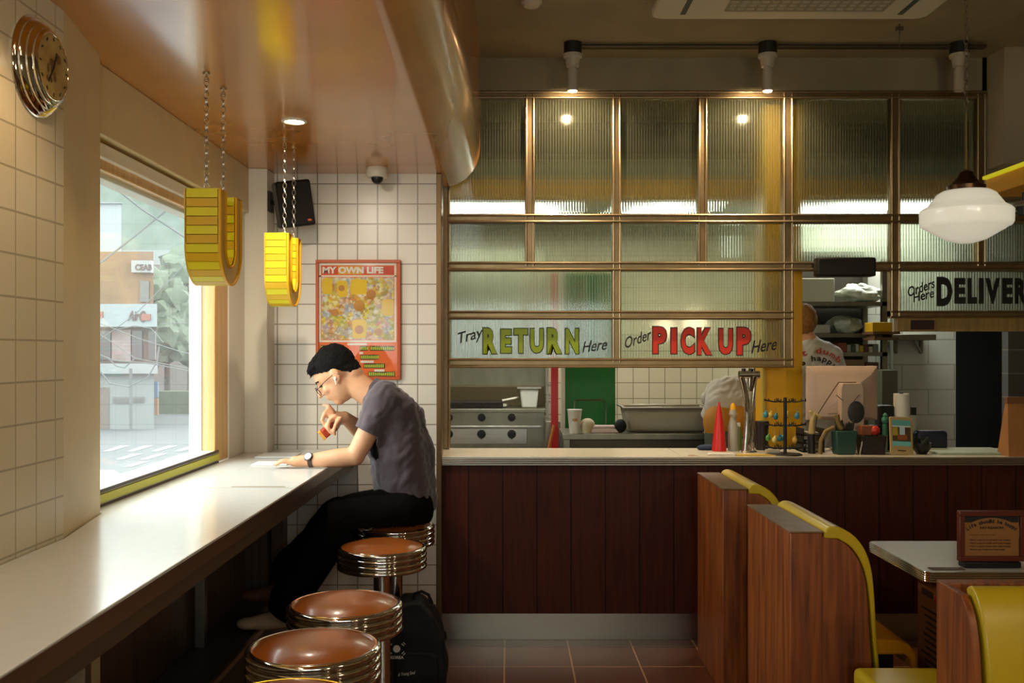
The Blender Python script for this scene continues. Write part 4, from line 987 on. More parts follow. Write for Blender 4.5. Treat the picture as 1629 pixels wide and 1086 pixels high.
# table
t = thing('booth_table', 'white diner table with ribbed chrome edge at the right', 'table', (1.9, 3.6, 0))
ty0, ty1, tx0, tx1 = 3.30, 3.84, 1.415, 2.9
b = NB(); prism(b, rrect(tx0, tx1, ty0, ty1, .03), (0, 0, .722), (1, 0, 0), (0, 1, 0), (0, 0, .034)); build('tabletop', b, COUNTER, t)
b = NB()
for k in range(5):
    z = .722+.0075*k; pts = [(x, y, z) for x, y in rrect(tx0-.001, tx1+.001, ty0-.001, ty1+.001, .031)]; tube(b, pts, .0046, 6, closed=True)
build('ribbed_edge', b, CHROME, t)
b = NB(); cyl(b, (2.25, 3.57, .02), (2.25, 3.57, .72), .04, seg=20); lathe(b, [(0, .001), (.22, .001), (.22, .012), (.04, .04), (0, .04)], (2.25, 3.57, 0)); build('pedestal', b, CHROME, t)
b = NB(); box(b, 1.445, 1.56, 3.325, 3.36, .7575, .759); tag(build('coaster', b, mat('brown_card', '5a4632', .6)), 'small dark card lying at the near corner of the booth table', 'card')
# box with text below the table
t = thing('printed_carton', 'brown carton covered in printed lines below the booth table', 'carton', (1.52, 3.4, 0))
cy0, cy1 = 3.22, 3.48
CX = 1.46
b = NB(); box(b, CX, CX+.22, cy0, cy1, .23, .70); build('carton_body', b, mat('brown_carton', '7a4a26', .7, 0, .1, 6), t, bevel=.004)
b = NB(); box(b, CX+.01, CX+.21, cy0+.02, cy1-.02, .002, .23); build('carton_base', b, BLACK, t)
b = NB(); 
for k in range(13): 
    z = .60-.022*k; box(b, CX-.0015, CX, cy0+.05, cy1-.03-random.uniform(0, .05), z, z+.007)
box(b, CX-.0015, CX, cy0+.13, cy1-.04, .65, .672)
for k in range(3): box(b, CX-.0015, CX, cy0+.06+.06*k, cy0+.09+.06*k, .26, .285)
build('printed_lines', b, mat('print_dark2', '2a160c', .7), t)
b = NB(); box(b, CX-.0015, CX, cy0+.07, cy0+.12, .643, .665); build('red_logo', b, mat('print_red2', 'a01c10', .6), t)
# framed sign on table
YSg = 3.36; t = thing('table_sign', 'small wooden framed sign with arched lettering standing on the booth table', 'sign', (PX(1578, YSg), YSg, .757))
x0, x1, z0, z1 = PX(1527, YSg), PX(1632, YSg), .762+.016, PZ(813, YSg)
b = NB(); w_ = .018
for q in ((x0, x1, z0, z0+w_), (x0, x1, z1-w_, z1), (x0, x0+w_, z0+w_, z1-w_), (x1-w_, x1, z0+w_, z1-w_)): box(b, q[0], q[1], YSg, YSg+.025, q[2], q[3])
build('frame', b, mat('red_brown_wood', '5a2412', .4), t, bevel=.002)
b = NB(); box(b, x0+.012, x1-.012, YSg+.012, YSg+.02, z0+.012, z1-.012); bd = build('board', b, mat('tan_board', '8f5f2c', .6), t)
b = NB(); box(b, x0+.02, x1-.02, YSg+.010, YSg+.012, z1-w_-.022, z1-w_); build('dark_band', b, mat('board_black', '18100c', .6), bd)
b = NB(); xm = (x0+x1)/2
R = .16; pl = [(R*math.cos(a), R*math.sin(a)-R) for a in [math.radians(q) for q in range(50, 131, 8)]]; prism(b, pl+[(-.103, -.07), (.103, -.07)], (xm, YSg+.009, z1-.024), (1, 0, 0), (0, 0, 1), (0, .003, 0)); build('arch_panel', b, mat('tan_board', '8f5f2c', .6), bd)
b = NB(); arc_text(b, 'Life should be happy', Vector((xm, YSg+.008, z1-.024-R)), (1, 0, 0), (0, 0, 1), R-.018, .013, math.radians(126), math.radians(54), .03)
text(b, 'NO REASON', (xm-.04, YSg+.008, z1-.062), (1, 0, 0), (0, 0, 1), .08, .008, .03, thick=.001)
text(b, 'Dear friends,', (x0+.04, YSg+.010, z1-.086), (1, 0, 0), (0, 0, 1), .09, .006, thick=.001)
for k in range(4): text(b, 'Have a good meal and stay happy', (x0+.04, YSg+.010, z1-.104-.011*k), (1, 0, 0), (0, 0, 1), .14-.02*(k == 3), .006, thick=.001)
build('lettering', b, mat('sign_ink', '2a120a', .6), bd)
b = NB(); box(b, x0+.012, x1-.02, YSg-.01, YSg+.04, .7575, .778); build('foot', b, BLACK, t, bevel=.003)

# ================================================================ COUNTER CLUTTER
ZT = .9575
def top(name, label, cat, px, Y=5.3, group=None): return thing(name, label, cat, (PX(px, Y), Y, ZT), group)
def lz(pys, Y): return PZ(pys, Y)
# red squeeze cone
Y = 5.36; t = top('squeeze_bottle', 'tall red conical squeeze bottle on the service counter', 'bottle', 1144, Y); x = PX(1144, Y); s = Y/F
b = NB(); lathe(b, [(0, ZT), (11.5*s, ZT), (11.5*s, ZT+.01), (9*s, ZT+.09), (5*s, ZT+.20), (2.6*s, ZT+.245), (0, ZT+.245)], (x, Y, 0), seg=24); build('body', b, RED, t)
b = NB(); lathe(b, [(0, ZT+.243), (2.4*s, ZT+.243), (1.6*s, ZT+.268), (0, ZT+.27)], (x, Y, 0), seg=16); build('nozzle', b, RED, t)
# spray bottle with yellow cap
Y = 5.38; x = PX(1166, Y); s = Y/F; t = top('spray_bottle', 'clear white bottle with yellow cap between the red cone and chrome stand', 'bottle', 1166, Y)
b = NB(); lathe(b, [(0, ZT), (8*s, ZT), (8*s, ZT+.13), (5*s, ZT+.17), (4*s, ZT+.185), (6.5*s, ZT+.20), (5*s, ZT+.225), (0, ZT+.225)], (x, Y, 0), seg=20); build('body', b, mat('milky_plastic', 'b8b4a0', .35, trans=.3), t)
b = NB(); lathe(b, [(0, ZT+.225), (4.5*s, ZT+.225), (4*s, ZT+.245), (1.5*s, ZT+.262), (0, ZT+.262)], (x, Y, 0), seg=16); build('cap', b, YELP, t)
Y = 5.42; x = PX(1175, Y); t = top('sauce_bottle', 'small green labelled bottle behind the clear bottle', 'bottle', 1175, Y)
b = NB(); lathe(b, [(0, ZT), (.02, ZT), (.02, ZT+.10), (.012, ZT+.13), (0, ZT+.13)], (x, Y, 0), seg=16); build('body', b, mat('green_bottle', '6a7a3a', .3), t)
b = NB(); lathe(b, [(0, ZT+.13), (.012, ZT+.13), (.010, ZT+.15), (0, ZT+.15)], (x, Y, 0), seg=16); build('cap', b, WHITE, t)
# chrome curved stand (tall chrome tap)
Y = 5.30; t = top('chrome_cup_dispenser', 'tall curved polished chrome column tap on the service counter', 'tap', 1190, Y)
b = NB(); P = [W(1187, 719, Y), W(1189, 690, Y), W(1190, 660, Y), W(1188, 635, Y), W(1184, 612, Y), W(1180, 596, Y)]
tube(b, P, .02, 16, rs=[.024, .021, .019, .017, .018, .020]); build('column', b, CHROME, t)
b = NB(); P = [W(1197, 719, Y+.04), W(1197, 690, Y+.04), W(1196, 660, Y+.04), W(1199, 620, Y+.04), W(1202, 596, Y+.04)]; tube(b, P, .012, 12); build('rear_pipe', b, CHROME, t)
b = NB(); cyl(b, W(1179, 596, Y)+Vector((-.012, 0, 0)), W(1205, 596, Y)+Vector((.01, 0, 0)), .022, seg=16); cyl(b, W(1198, 598, Y), W(1194, 622, Y), .028, .012, 16); build('head', b, CHROME, t)
b = NB(); cyl(b, W(1183, 592, Y), W(1183, 586, Y), .012, seg=12); cyl(b, W(1194, 592, Y), W(1195, 586, Y), .014, seg=12); build('knob', b, BLACK, t)
b = NB(); lathe(b, [(0, ZT), (.05, ZT), (.045, ZT+.008), (0, ZT+.01)], (PX(1190, Y), Y+.01, 0), seg=24); build('base', b, STEEL, t)
b = NB(); lathe(b, [(0, ZT), (.034, ZT), (.038, ZT+.16), (0, ZT+.16)], (PX(1212, 5.42), 5.42, 0), seg=20); t2 = tag(build('dark_tumbler', b, mat('dark_brown_plastic', '2a1c14', .4)), 'dark brown tumbler beside the chrome column', 'tumbler')
# cloth, packet, blue cloth
b = NB(); prism(b, rrect(0, .14, 0, .012, .006), (PX(1127, 5.12), 5.10, ZT), (1, 0, 0), (0, 0, 1), (0, .05, 0)); tag(build('folded_cloth', b, mat('white_cloth', 'ded8cc', .8), bevel=.003), 'white folded cloth at the front edge of the service counter', 'cloth')
b = NB(); ell(b, W(1124, 713, 5.42)+Vector((0, 0, .004)), (.055, .035, .018)); bmesh.ops.bisect_plane(b, geom=b.verts[:]+b.edges[:]+b.faces[:], plane_co=(0, 0, ZT), plane_no=(0, 0, -1), clear_outer=True); tag(build('blue_cloth', b, mat('navy_cloth', '1c2c48', .8)), 'navy crumpled cloth behind the red cone bottle', 'cloth')
b = NB(); box(b, PX(1170, 5.15), PX(1230, 5.15), 5.10, 5.16, ZT, ZT+.004); tag(build('yellow_slip', b, mat('yellow_paper', 'c2a02c', .6)), 'thin yellow paper slip near the key ring tree', 'paper')
b = NB(); cyl(b, (PX(1218, 5.18), 5.18, ZT+.014), (PX(1240, 5.18), 5.18, ZT+.014), .014, seg=20); tag(build('paper_roll', b, mat('roll_paper', 'b8ac98', .7)), 'small grey paper roll left of the key ring tree', 'roll')
# key ring display tree
Y = 5.16; x = PX(1249, Y); t = top('key_ring_tree', 'black wire display tree with colourful charms on the service counter', 'display stand', 1249, Y)
b = NB(); cyl(b, (x, Y, ZT), (x, Y, PZ(632, Y)), .009, seg=10); lathe(b, [(0, ZT), (.09, ZT), (.085, ZT+.006), (0, ZT+.008)], (x, Y, 0), seg=28); build('stem', b, BLACK, t)
for py in (638, 676, 712):
    b = NB(); z = PZ(py, Y)
    for k in range(8):
        a = 2*PI*k/8+.2; e = Vector((x+.115*math.cos(a), Y+.08*math.sin(a), z+.006)); tube(b, [(x, Y, z), ((x+e.x)/2, (Y+e.y)/2, z-.004), e], .0028, 5)
        for q in (.5, .8, 1.0):
            w__ = Vector((x, Y, z)).lerp(e, q); cyl(b, w__+Vector((0, 0, -.006)), w__+Vector((0, 0, .008)), .0028, seg=5)
    build('branch', b, BLACK, t)
cols_ = ['3a8a9a', 'd8a848', '2e6e74', 'c8a860', '3a80a0', '4a8a3a', 'd8c070']
k = 0
for py, xs in ((661, (1218, 1226, 1234, 1252, 1268)), (698, (1222, 1232, 1246, 1264, 1240))):
    for px in xs:
        b = NB(); cc_ = W(px, py+random.uniform(-2, 2), Y+random.uniform(-.05, .03)); ell(b, cc_, (.014, .011, .016), seg=12, rings_=8); ell(b, cc_+Vector((.004, 0, .016)), (.007, .006, .007), seg=8, rings_=6); tube(b, [cc_+Vector((0, 0, .01)), cc_+Vector((0, 0, .048))], .0012, 5)
        build('charm', b, mat('charm_'+cols_[k % 7], cols_[k % 7], .4), t, label=['teal', 'golden', 'dark teal', 'tan', 'blue', 'green', 'pale yellow'][k % 7]+' charm'); k += 1
# figurine (cream small), cable
Y = 5.22; t = top('cream_figurine', 'small cream figurine standing left of the back of the monitor', 'figurine', 1294, Y)
b = NB(); chain(b, [W(1291, 688, Y), W(1292, 670, Y), W(1295, 660, Y)], [.018, .014, .014], 12); cap(b, W(1294, 660, Y), W(1290, 655, Y), .012, .010, 10); cap(b, W(1300, 660, Y), W(1304, 664, Y), .008, .008, 10)
build('figure', b, mat('cream_ceramic', 'b8a060', .4), t); b = NB(); cyl(b, (PX(1291, Y), Y, ZT), W(1291, 690, Y), .020, seg=16); build('pedestal', b, BLACK, t)
# black organiser tray with cups
Y = 5.33; t = top('black_organiser', 'black organiser rack with slips and pens between the key ring tree and green pot', 'rack', 1290, Y)
b = NB(); xa, xb = PX(1272, Y), PX(1306, Y)
for z in (ZT+.002, ZT+.045, ZT+.09): box(b, xa, xb, Y-.06, Y+.07, z, z+.006)
for xx in (xa, xb-.006): box(b, xx, xx+.006, Y-.06, Y+.07, ZT, ZT+.13)
build('shelves', b, BLACK, t)
b = NB()
for z in (ZT+.008, ZT+.051, ZT+.096): box(b, xa+.02, xb-.03, Y-.055, Y+.05, z, z+.012)
build('papers', b, mat('slips', '8a8474', .7), t)
# plant pot: green with curved band
Y = 5.20; x = PX(1343, Y); t = top('green_planter', 'dark green square planter pot on the service counter', 'pot', 1343, Y)
b = NB(); prism(b, [(-.058, .125), (-.052, .0), (.045, .0), (.058, .125)], (x, Y-.045, ZT), (1, 0, 0), (0, 0, 1), (0, .09, 0)); build('pot', b, mat('green_pot', '1f4236', .45), t, bevel=.006)
b = NB(); tube(b, [(x-.13, Y, ZT), (x-.125, Y, ZT+.07), (x-.10, Y, ZT+.12), (x-.06, Y, ZT+.14), (x-.01, Y, ZT+.135)], .011, 10); tube(b, [(x-.02, Y-.02, ZT+.135), (x-.04, Y-.02, ZT+.17), (x-.045, Y-.02, ZT+.21)], .012, 10); build('wooden_handle', b, mat('olive_wood', '7a6230', .5), t)
b = NB()
for k in range(9): cap(b, (x-.04+.01*k, Y, ZT+.12), (x-.05+.012*k, Y+random.uniform(-.02, .02), ZT+.15+random.uniform(0, .03)), .008, .006, 8)
build('soil_and_stems', b, mat('dark_olive', '2c2c1a', .8), t)
Y = 5.20; x = PX(1386, Y); t = top('wicker_basket', 'dark brown basket holding small items beside the green planter', 'basket', 1386, Y)
b = NB(); prism(b, [(-.065, .10), (-.055, .0), (.055, .0), (.065, .10), (.058, .10), (.05, .008), (-.05, .008), (-.058, .10)], (x, Y-.05, ZT), (1, 0, 0), (0, 0, 1), (0, .10, 0)); box(b, x-.055, x+.055, Y-.052, Y-.046, ZT+.004, ZT+.098); build('basket', b, mat('dark_wicker', '2a2016', .8, bump=1, bscale=120), t)
b = NB(); tube(b, [(x-.072, Y-.03, ZT+.0), (x-.062, Y-.04, ZT+.07)], .004, 6); tube(b, [(x+.062, Y-.03, ZT+.0), (x+.066, Y-.04, ZT+.10)], .004, 6); build('clip', b, mat('pale_clip', 'b0a080', .5), t)
b = NB(); ell(b, (x+.02, Y, ZT+.125), (.026, .022, .026)); tag(build('red_ball', b, mat('red_toy', 'b8301c', .4)), 'small red round toy on top of the dark basket', 'toy')
b = NB(); box(b, x-.055, x+.0, Y-.01, Y+.04, ZT+.10, ZT+.15); tag(build('orange_carton', b, mat('rust_box', '8a4a24', .6), bevel=.002), 'small rust coloured box in the dark basket', 'box')
b = NB(); ell(b, W(1408, 668, 5.3), (.020, .018, .022)); ell(b, W(1408, 668, 5.3)+Vector((0, 0, .026)), (.013, .012, .012)); cyl(b, (PX(1408, 5.3), 5.3, ZT), W(1408, 674, 5.3), .014, seg=12); tag(build('green_figurine', b, mat('teal_green', '3a7a5a', .4)), 'tiny teal green figurine left of the tilted menu stand', 'figurine')
# monitor seen from behind
Y = 5.36; t = top('monitor', 'beige monitor seen from behind with a dark oval on its stand', 'monitor', 1339, Y)
mx0, mx1, mz0, mz1 = PX(1284, Y), PX(1396, Y), PZ(668, Y), PZ(582, Y)
b = NB(); A = [(mx0, mz0), (mx1, mz0), (mx1, mz1), (mx0, mz1)]; i_ = .045
B_ = [(mx0+i_, mz0+.02), (mx1-i_, mz0+.02), (mx1-i_, mz1-i_), (mx0+i_, mz1-i_)]
va = [b.verts.new((x, Y+.0, z)) for x, z in A]; vc = [b.verts.new((x, Y+.03, z)) for x, z in A]; vb = [b.verts.new((x, Y-.028, z)) for x, z in B_]
b.faces.new(vb[::-1]); b.faces.new(vc)
for i in range(4): b.faces.new((va[i], va[(i+1) % 4], vb[(i+1) % 4], vb[i])); b.faces.new((vc[i], vc[(i+1) % 4], va[(i+1) % 4], va[i]))
ms = build('housing', b, mat('beige_plastic', 'b39a84', .5), t, bevel=.003)
b = NB(); box(b, mx0+.008, mx1-.008, Y+.029, Y+.032, mz0+.01, mz1-.008); build('screen', b, BLACK, ms)
b = NB(); 
for q in (mx0+.06, mx1-.045): box(b, q-.004, q+.004, Y-.022, Y-.018, (mz0+mz1)/2+.05, (mz0+mz1)/2+.053)
text(b, 'POS BANK', (mx0+.105, Y-.031, mz0+.034), (1, 0, 0), (0, 0, 1), .05, .006, thick=.001); box(b, mx0+.17, mx0+.176, Y-.031, Y-.028, mz0+.03, mz0+.045); build('vents', b, mat('vent_dark', '4a3c30', .6), ms)
b = NB(); sx0, sx1 = PX(1330, Y), PX(1367, Y); sz = (PZ(690, Y), PZ(608, Y))
prism(b, [(sx0, sz[0]+.05), (sx0+.02, ZT+.008), (sx1+.01, ZT+.008), (sx1, sz[0]+.09), (sx1, sz[1]-.03), (sx1-.015, sz[1]), (sx0+.01, sz[1]), (sx0, sz[1]-.03)], (0, Y-.075, 0), (1, 0, 0), (0, 0, 1), (0, .05, 0)); build('stand', b, mat('beige_plastic', 'b39a84', .5), t, bevel=.006)
b = NB(); ell(b, (PX(1354, Y), Y-.076, PZ(654, Y)), (.046, .006, .060)); build('oval_cover', b, mat('oval_charcoal', '2c2c26', .5, noise_amt=.3, nscale=60), t)
b = NB(); box(b, mx0+.15, mx1-.08, Y-.09, Y+.09, ZT, ZT+.010); build('foot', b, mat('beige_plastic', 'b39a84', .5), t, bevel=.003)
b = NB(); tube(b, [W(1362, 608, Y-.08), W(1334, 608, Y-.085), W(1318, 632, Y-.09), W(1300, 660, Y-.09), W(1296, 690, Y-.09)], .0028, 6); tube(b, [W(1330, 628, Y-.08), W(1341, 637, Y-.085)], .002, 5); tube(b, [W(1367, 628, Y-.08), W(1358, 638, Y-.085)], .002, 5); build('cable', b, mat('cable_brown', '4a3022', .5), t)
# dark items behind the monitor, white roll, bottle
b = NB(); box(b, PX(1393, 5.48), PX(1416, 5.48), 5.42, 5.50, ZT, PZ(644, 5.48)); box(b, PX(1372, 5.40), PX(1406, 5.40), 5.38, 5.42, ZT, PZ(676, 5.4)); tag(build('black_card_reader', b, BLACK, bevel=.006), 'black card terminal block right of the monitor', 'card reader')
Y = 5.43; x = PX(1434, Y); t = top('paper_towel_roll', 'white upright paper towel roll behind the tilted menu stand', 'paper roll', 1434, Y)
b = NB(); lathe(b, [(.012, PZ(664, Y)), (.042, PZ(664, Y)), (.042, PZ(626, Y)), (.012, PZ(626, Y))], (x, Y, 0), seg=28); build('roll', b, mat('paper_white', 'c9c6b8', .8), t)
b = NB(); cyl(b, (x, Y, ZT+.006), (x, Y, PZ(624, Y)), .010, seg=12); lathe(b, [(0, ZT), (.045, ZT), (.045, ZT+.14), (0, ZT+.14)], (x, Y, 0), seg=24); build('holder', b, BLACK, t)
Y = 5.47; t = top('pump_dispenser', 'small pump bottle with black top beside the white paper roll', 'bottle', 1453, Y); x = PX(1453, Y)
b = NB(); lathe(b, [(0, ZT), (.024, ZT), (.024, ZT+.17), (.012, ZT+.19), (0, ZT+.19)], (x, Y, 0), seg=18); build('body', b, mat('milky_plastic', 'b8b4a0', .35, trans=.3), t)
b = NB(); box(b, x-.012, x+.012, Y-.012, Y+.012, ZT+.19, ZT+.235); build('pump', b, BLACK, t)
# tilted menu stand
Y = 5.14; t = top('menu_stand', 'tilted wooden card stand showing a picture of an iced drink', 'card stand', 1434, Y)
def tilt(b): bmesh.ops.transform(b, matrix=Matrix.Translation((PX(1435, Y), Y, ZT+.002)) @ Euler((-.16, .05, .08)).to_matrix().to_4x4(), verts=b.verts)
b = NB(); prism(b, rrect(-.062, .062, 0, .20, .008), (0, 0, 0), (1, 0, 0), (0, 0, 1), (0, .012, 0)); tilt(b); o = build('stand', b, mat('pale_wood', 'a68c5c', .5), t, bevel=.002)
def card(nm, cc_, x0, x1, z0, z1, dy=-.001): 
    b = NB(); box(b, x0, x1, dy, .001, z0, z1); tilt(b); return build(nm, b, mat(nm, cc_, .5), o)
card('picture_brown', '4a3a1c', -.050, .050, .045, .182); card('picture_sky', '5a9a94', -.050, .050, .150, .182, -.002); card('picture_teal', '6ab0aa', -.050, .050, .045, .070, -.002); card('picture_white_line', 'c8d0c0', -.050, .050, .146, .152, -.003); card('picture_yellow', 'a08a2c', -.048, -.02, .10, .145, -.002); card('picture_cup', 'a8c0c8', -.010, .018, .105, .146, -.003); card('picture_food', '8a4a20', -.022, .030, .078, .105, -.003); card('small_print', '4a3a28', -.022, .022, .018, .024, -.002)
b = NB(); box(b, -.03, .03, .012, .07, 0, .006); bmesh.ops.transform(b, matrix=Matrix.Translation((PX(1435, Y), Y, ZT)), verts=b.verts); build('back_foot', b, mat('pale_wood', 'a68c5c', .5), t)
Y = 5.20; b = NB(); x = PX(1466, Y); lathe(b, [(0, ZT), (.025, ZT), (.045, ZT+.03), (.048, ZT+.06), (.044, ZT+.06), (.040, ZT+.035), (0, ZT+.02)], (x, Y, 0), seg=28); tag(build('black_bowl', b, BLACK), 'black bowl right of the tilted menu stand', 'bowl')
b = NB(); 
for k in range(10): cap(b, (x+.02*math.cos(k), Y+.02*math.sin(k), ZT+.035), (x+.035*math.cos(k*1.3), Y+.03*math.sin(k*1.3), ZT+.085), .006, .004, 6)
tag(build('dark_sprigs', b, mat('dark_leaf', '1c2418', .6)), 'dark small sprigs sticking out of the black bowl', 'sprigs')
b = NB(); box(b, PX(1452, 5.45), PX(1503, 5.45), 5.40, 5.47, ZT, PZ(684, 5.45)); tag(build('navy_case', b, mat('navy_case', '141c2e', .5), bevel=.02), 'navy blue rounded case on the counter against the opening', 'case')
b = NB(); box(b, PX(1475, 5.3), PX(1596, 5.3), 5.15, 5.44, ZT, ZT+.012); tag(build('cutting_board', b, mat('pale_green_board', '9aa890', .5), bevel=.003), 'pale greenish flat board on the counter left of the paper bag', 'board')
# paper bag
Y = 5.12; xa, xb = PX(1597, Y), PX(1655, Y); t = top('paper_bag', 'brown kraft paper bag standing at the right end of the counter', 'bag', 1626, Y)
b = NB(); z1 = PZ(633, Y)
A = [(xa, Y-.05, ZT), (xb, Y-.05, ZT), (xb, Y+.07, ZT), (xa, Y+.07, ZT)]; Bt = [(xa+.02, Y, z1), (xb-.01, Y, z1), (xb-.01, Y+.02, z1), (xa+.02, Y+.02, z1)]
va = [b.verts.new(q) for q in A]; vb = [b.verts.new(q) for q in Bt]; b.faces.new(va[::-1]); b.faces.new(vb)
for i in range(4): b.faces.new((va[i], va[(i+1) % 4], vb[(i+1) % 4], vb[i]))
build('bag', b, mat('kraft_paper', 'a06a34', .7, 0, .1, 9, bump=.4, bscale=12), t)
b = NB(); box(b, xa+.016, xb-.006, Y-.006, Y+.026, z1-.03, z1+.006); build('folded_top', b, mat('kraft_dark', '7a4e26', .7), t)
# black display hanging on the rail
b = NB(); box(b, PX(1297, 5.40), PX(1390, 5.40), 5.36, 5.44, PZ(440, 5.40), PZ(410, 5.40)); t = build('hanging_display', b, mat('display_black', '0c0908', .45), bevel=.01); tag(t, 'black rectangular receipt display hung on the bronze rail above the worker', 'display')

# ================================================================ KITCHEN
def kx(px, Y): return PX(px, Y)
# cooking range
Y = 7.9; t = thing('cooking_range', 'steel cooking range with two rows of black knobs at the left of the kitchen', 'range', (0, Y+.35, 0))
x0, x1 = -.78, PX(866, Y); zt = PZ(650, Y)
b = NB(); box(b, x0, x1, Y, Y+.58, .15, zt-.02); box(b, x0-.01, x1+.01, Y-.03, Y+.58, zt-.03, zt); build('body', b, STEELD, t, bevel=.004)
b = NB(); box(b, x0, x1-.14, Y-.015, Y, PZ(706, Y), PZ(681, Y)); box(b, x0, x1-.02, Y-.02, Y, PZ(680, Y), PZ(677, Y)); build('drawer_front', b, STEEL, t, bevel=.003)
b = NB()
for k in range(4): box(b, x0+.03+.2*k, x0+.07+.2*k, Y+.02, Y+.06, 0, .15)
build('leg', b, STEELD, t)
for px in (714, 766, 814):
    b = NB(); kz = PZ(664, Y); lathe(b, [(0, 0), (.032, 0), (.028, .028), (0, .03)], (PX(px, Y), Y, kz), (0, -1, 0), 20); build('knob', b, BLACK, t)
    b = NB(); kz = PZ(690, Y); lathe(b, [(0, 0), (.036, 0), (.032, .03), (0, .032)], (PX(px, Y), Y-.015, kz), (0, -1, 0), 20); rbox(b, (PX(px, Y)+.008, Y-.055, kz-.008), (.012, .02, .06), (0, .3, 0)); build('knob', b, BLACK, t)
b = NB(); box(b, x0, PX(800, Y), Y+.02, Y+.34, zt, zt+.05); build('grate', b, mat('grate_black', '1a120e', .6, bump=.8, bscale=60), t)
b = NB(); box(b, -1.2, PX(868, 8.5), 8.5, 8.58, PZ(660, 8.5), 2.4); tag(build('steel_backsplash', b, STEELD), 'steel splashback panel behind the range', 'splashback')
b = NB(); box(b, -1.0, PX(866, 8.3), 8.26, 8.49, zt+.002, PZ(614, 8.3)); tag(build('steel_shelf_riser', b, mat('dark_steel', '5a5038', .5, .6), bevel=.003), 'dark steel riser behind the cooking range burners', 'riser')
Y = 7.98
t = thing('white_container', 'white square food container on the cooking range', 'container', (PX(840, Y), Y+.1, zt+.002))
b = NB(); prism(b, [(PX(830, Y), zt+.002), (PX(854, Y), zt+.002), (PX(857, Y), PZ(618, Y)), (PX(827, Y), PZ(618, Y))], (0, Y, 0), (1, 0, 0), (0, 0, 1), (0, .14, 0)); build('tub', b, mat('white_tub', 'd2d4c8', .4), t, bevel=.012)
b = NB(); box(b, PX(823, Y), PX(861, Y), Y-.008, Y+.15, PZ(618, Y), PZ(616, Y)); build('lid_rim', b, STEEL, t)
b = NB(); cyl(b, W(798, 637, 7.95), W(825, 632, 8.02), .011, seg=8); ell(b, W(801, 645, 8.0), (.04, .04, .02)); tag(build('steel_ladle', b, STEEL), 'steel utensil handle lying on the range beside the white container', 'utensil')
# side trolley between range and door
b = NB()
for py in (614, 631, 642): box(b, PX(870.5, 8.0), PX(877, 8.0), 8.0, 8.3, PZ(py, 8.0), PZ(py, 8.0)+.012)
for xx in (PX(871, 8.0), PX(878, 8.0)): box(b, xx-.008, xx+.008, 8.0, 8.02, .0, PZ(585, 8.0))
tag(build('wire_rack', b, STEEL), 'narrow steel wire rack right of the cooking range', 'rack')
# red post, white post, green door, broom
b = NB(); box(b, PX(877, 7.4), PX(888, 7.4), 7.4, 7.46, 0, 2.1); tag(build('red_pole', b, RED), 'tall narrow red pole left of the green board', 'pole')
b = NB(); box(b, PX(893, 7.3), PX(899, 7.3), 7.3, 7.34, 0, 2.1); tag(build('white_post', b, WHITE), 'white vertical post between red panel and green board', 'post')
b = NB(); box(b, PX(899, 7.36), PX(979, 7.36), 7.36, 7.42, .75, 2.1); t = build('green_board', b, GREEN, bevel=.004); tag(t, 'large green board standing behind the steel pass shelf', 'board')
b = NB(); tube(b, [W(914, 651, 7.33), W(914, 639, 7.33), W(917, 636, 7.33), W(958, 636, 7.33), W(964, 640, 7.33), W(964, 676, 7.33)], .005, 6); tag(build('wire_loop', b, CHROME), 'thin bent chrome wire in front of the green board', 'wire')
b = NB(); cyl(b, W(872, 716, 7.2), W(881, 676, 7.25), .011, seg=8); cyl(b, W(872, 716, 7.2), (PX(866, 7.2), 7.2, 0.0), .011, seg=8); tag(build('broom_handle', b, mat('orange_wood', 'b06a24', .5)), 'orange brown broom handle below the red panel', 'broom')
b = NB(); box(b, PX(868, 7.5), PX(892, 7.5), 7.5, 7.9, 0, PZ(670, 7.5)); tag(build('metal_cabinet', b, STEELD, bevel=.004), 'low steel cabinet between range and red panel', 'cabinet')
# steel pass shelf
Y = 6.55; zs = PZ(690, Y); t = thing('pass_shelf', 'steel pass table behind the service counter', 'table', (PX(1050, Y), Y+.25, 0))
b = NB(); box(b, PX(895, Y), PX(1250, Y), Y, Y+.5, zs-.04, zs); build('top', b, STEELD, t, bevel=.004)
b = NB(); box(b, PX(910, Y), PX(1240, Y), Y+.06, Y+.44, .55, zs-.04); build('apron', b, mat('apron_steel_dark', '5a5444', .45, .6), t)
for xx in (PX(897, Y), PX(1246, Y)):
    for yy in (Y+.02, Y+.44): b = NB(); box(b, xx, xx+.04, yy, yy+.04, 0, zs-.04); build('leg', b, STEELD, t)
# hotel pan
Y = 6.66; t = thing('hotel_pan', 'deep steel pan on the pass table', 'pan', (PX(1058, Y), Y+.15, zs))
z1 = PZ(648, Y); xa, xb = PX(994, Y), PX(1130, Y)
b = NB()
def ringbox(b, x0, x1, y0, y1, z, x0b, x1b, y0b, y1b, zb): pass
o4 = [(xa, Y), (xb, Y), (xb, Y+.32), (xa, Y+.32)]; u4 = [(xa+.03, Y+.02), (xb-.03, Y+.02), (xb-.03, Y+.30), (xa+.03, Y+.30)]
T = [b.verts.new((x, y, z1)) for x, y in o4]; Bo = [b.verts.new((x, y, zs+.001)) for x, y in u4]
b.faces.new(Bo)
for i in range(4): b.faces.new((T[i], T[(i+1) % 4], Bo[(i+1) % 4], Bo[i]))
pn = build('pan', b, mat('pan_steel', '8f8876', .5, .35), t, bevel=.02, bseg=3); so = pn.modifiers.new('s', 'SOLIDIFY'); so.thickness = .004
b = NB()
for q in ((xa-.02, xb+.02, Y-.02, Y+.005), (xa-.02, xb+.02, Y+.315, Y+.34), (xa-.02, xa+.005, Y, Y+.32), (xb-.005, xb+.02, Y, Y+.32)): box(b, *q, z1-.004, z1+.006)
build('rim', b, STEEL, t, bevel=.002)
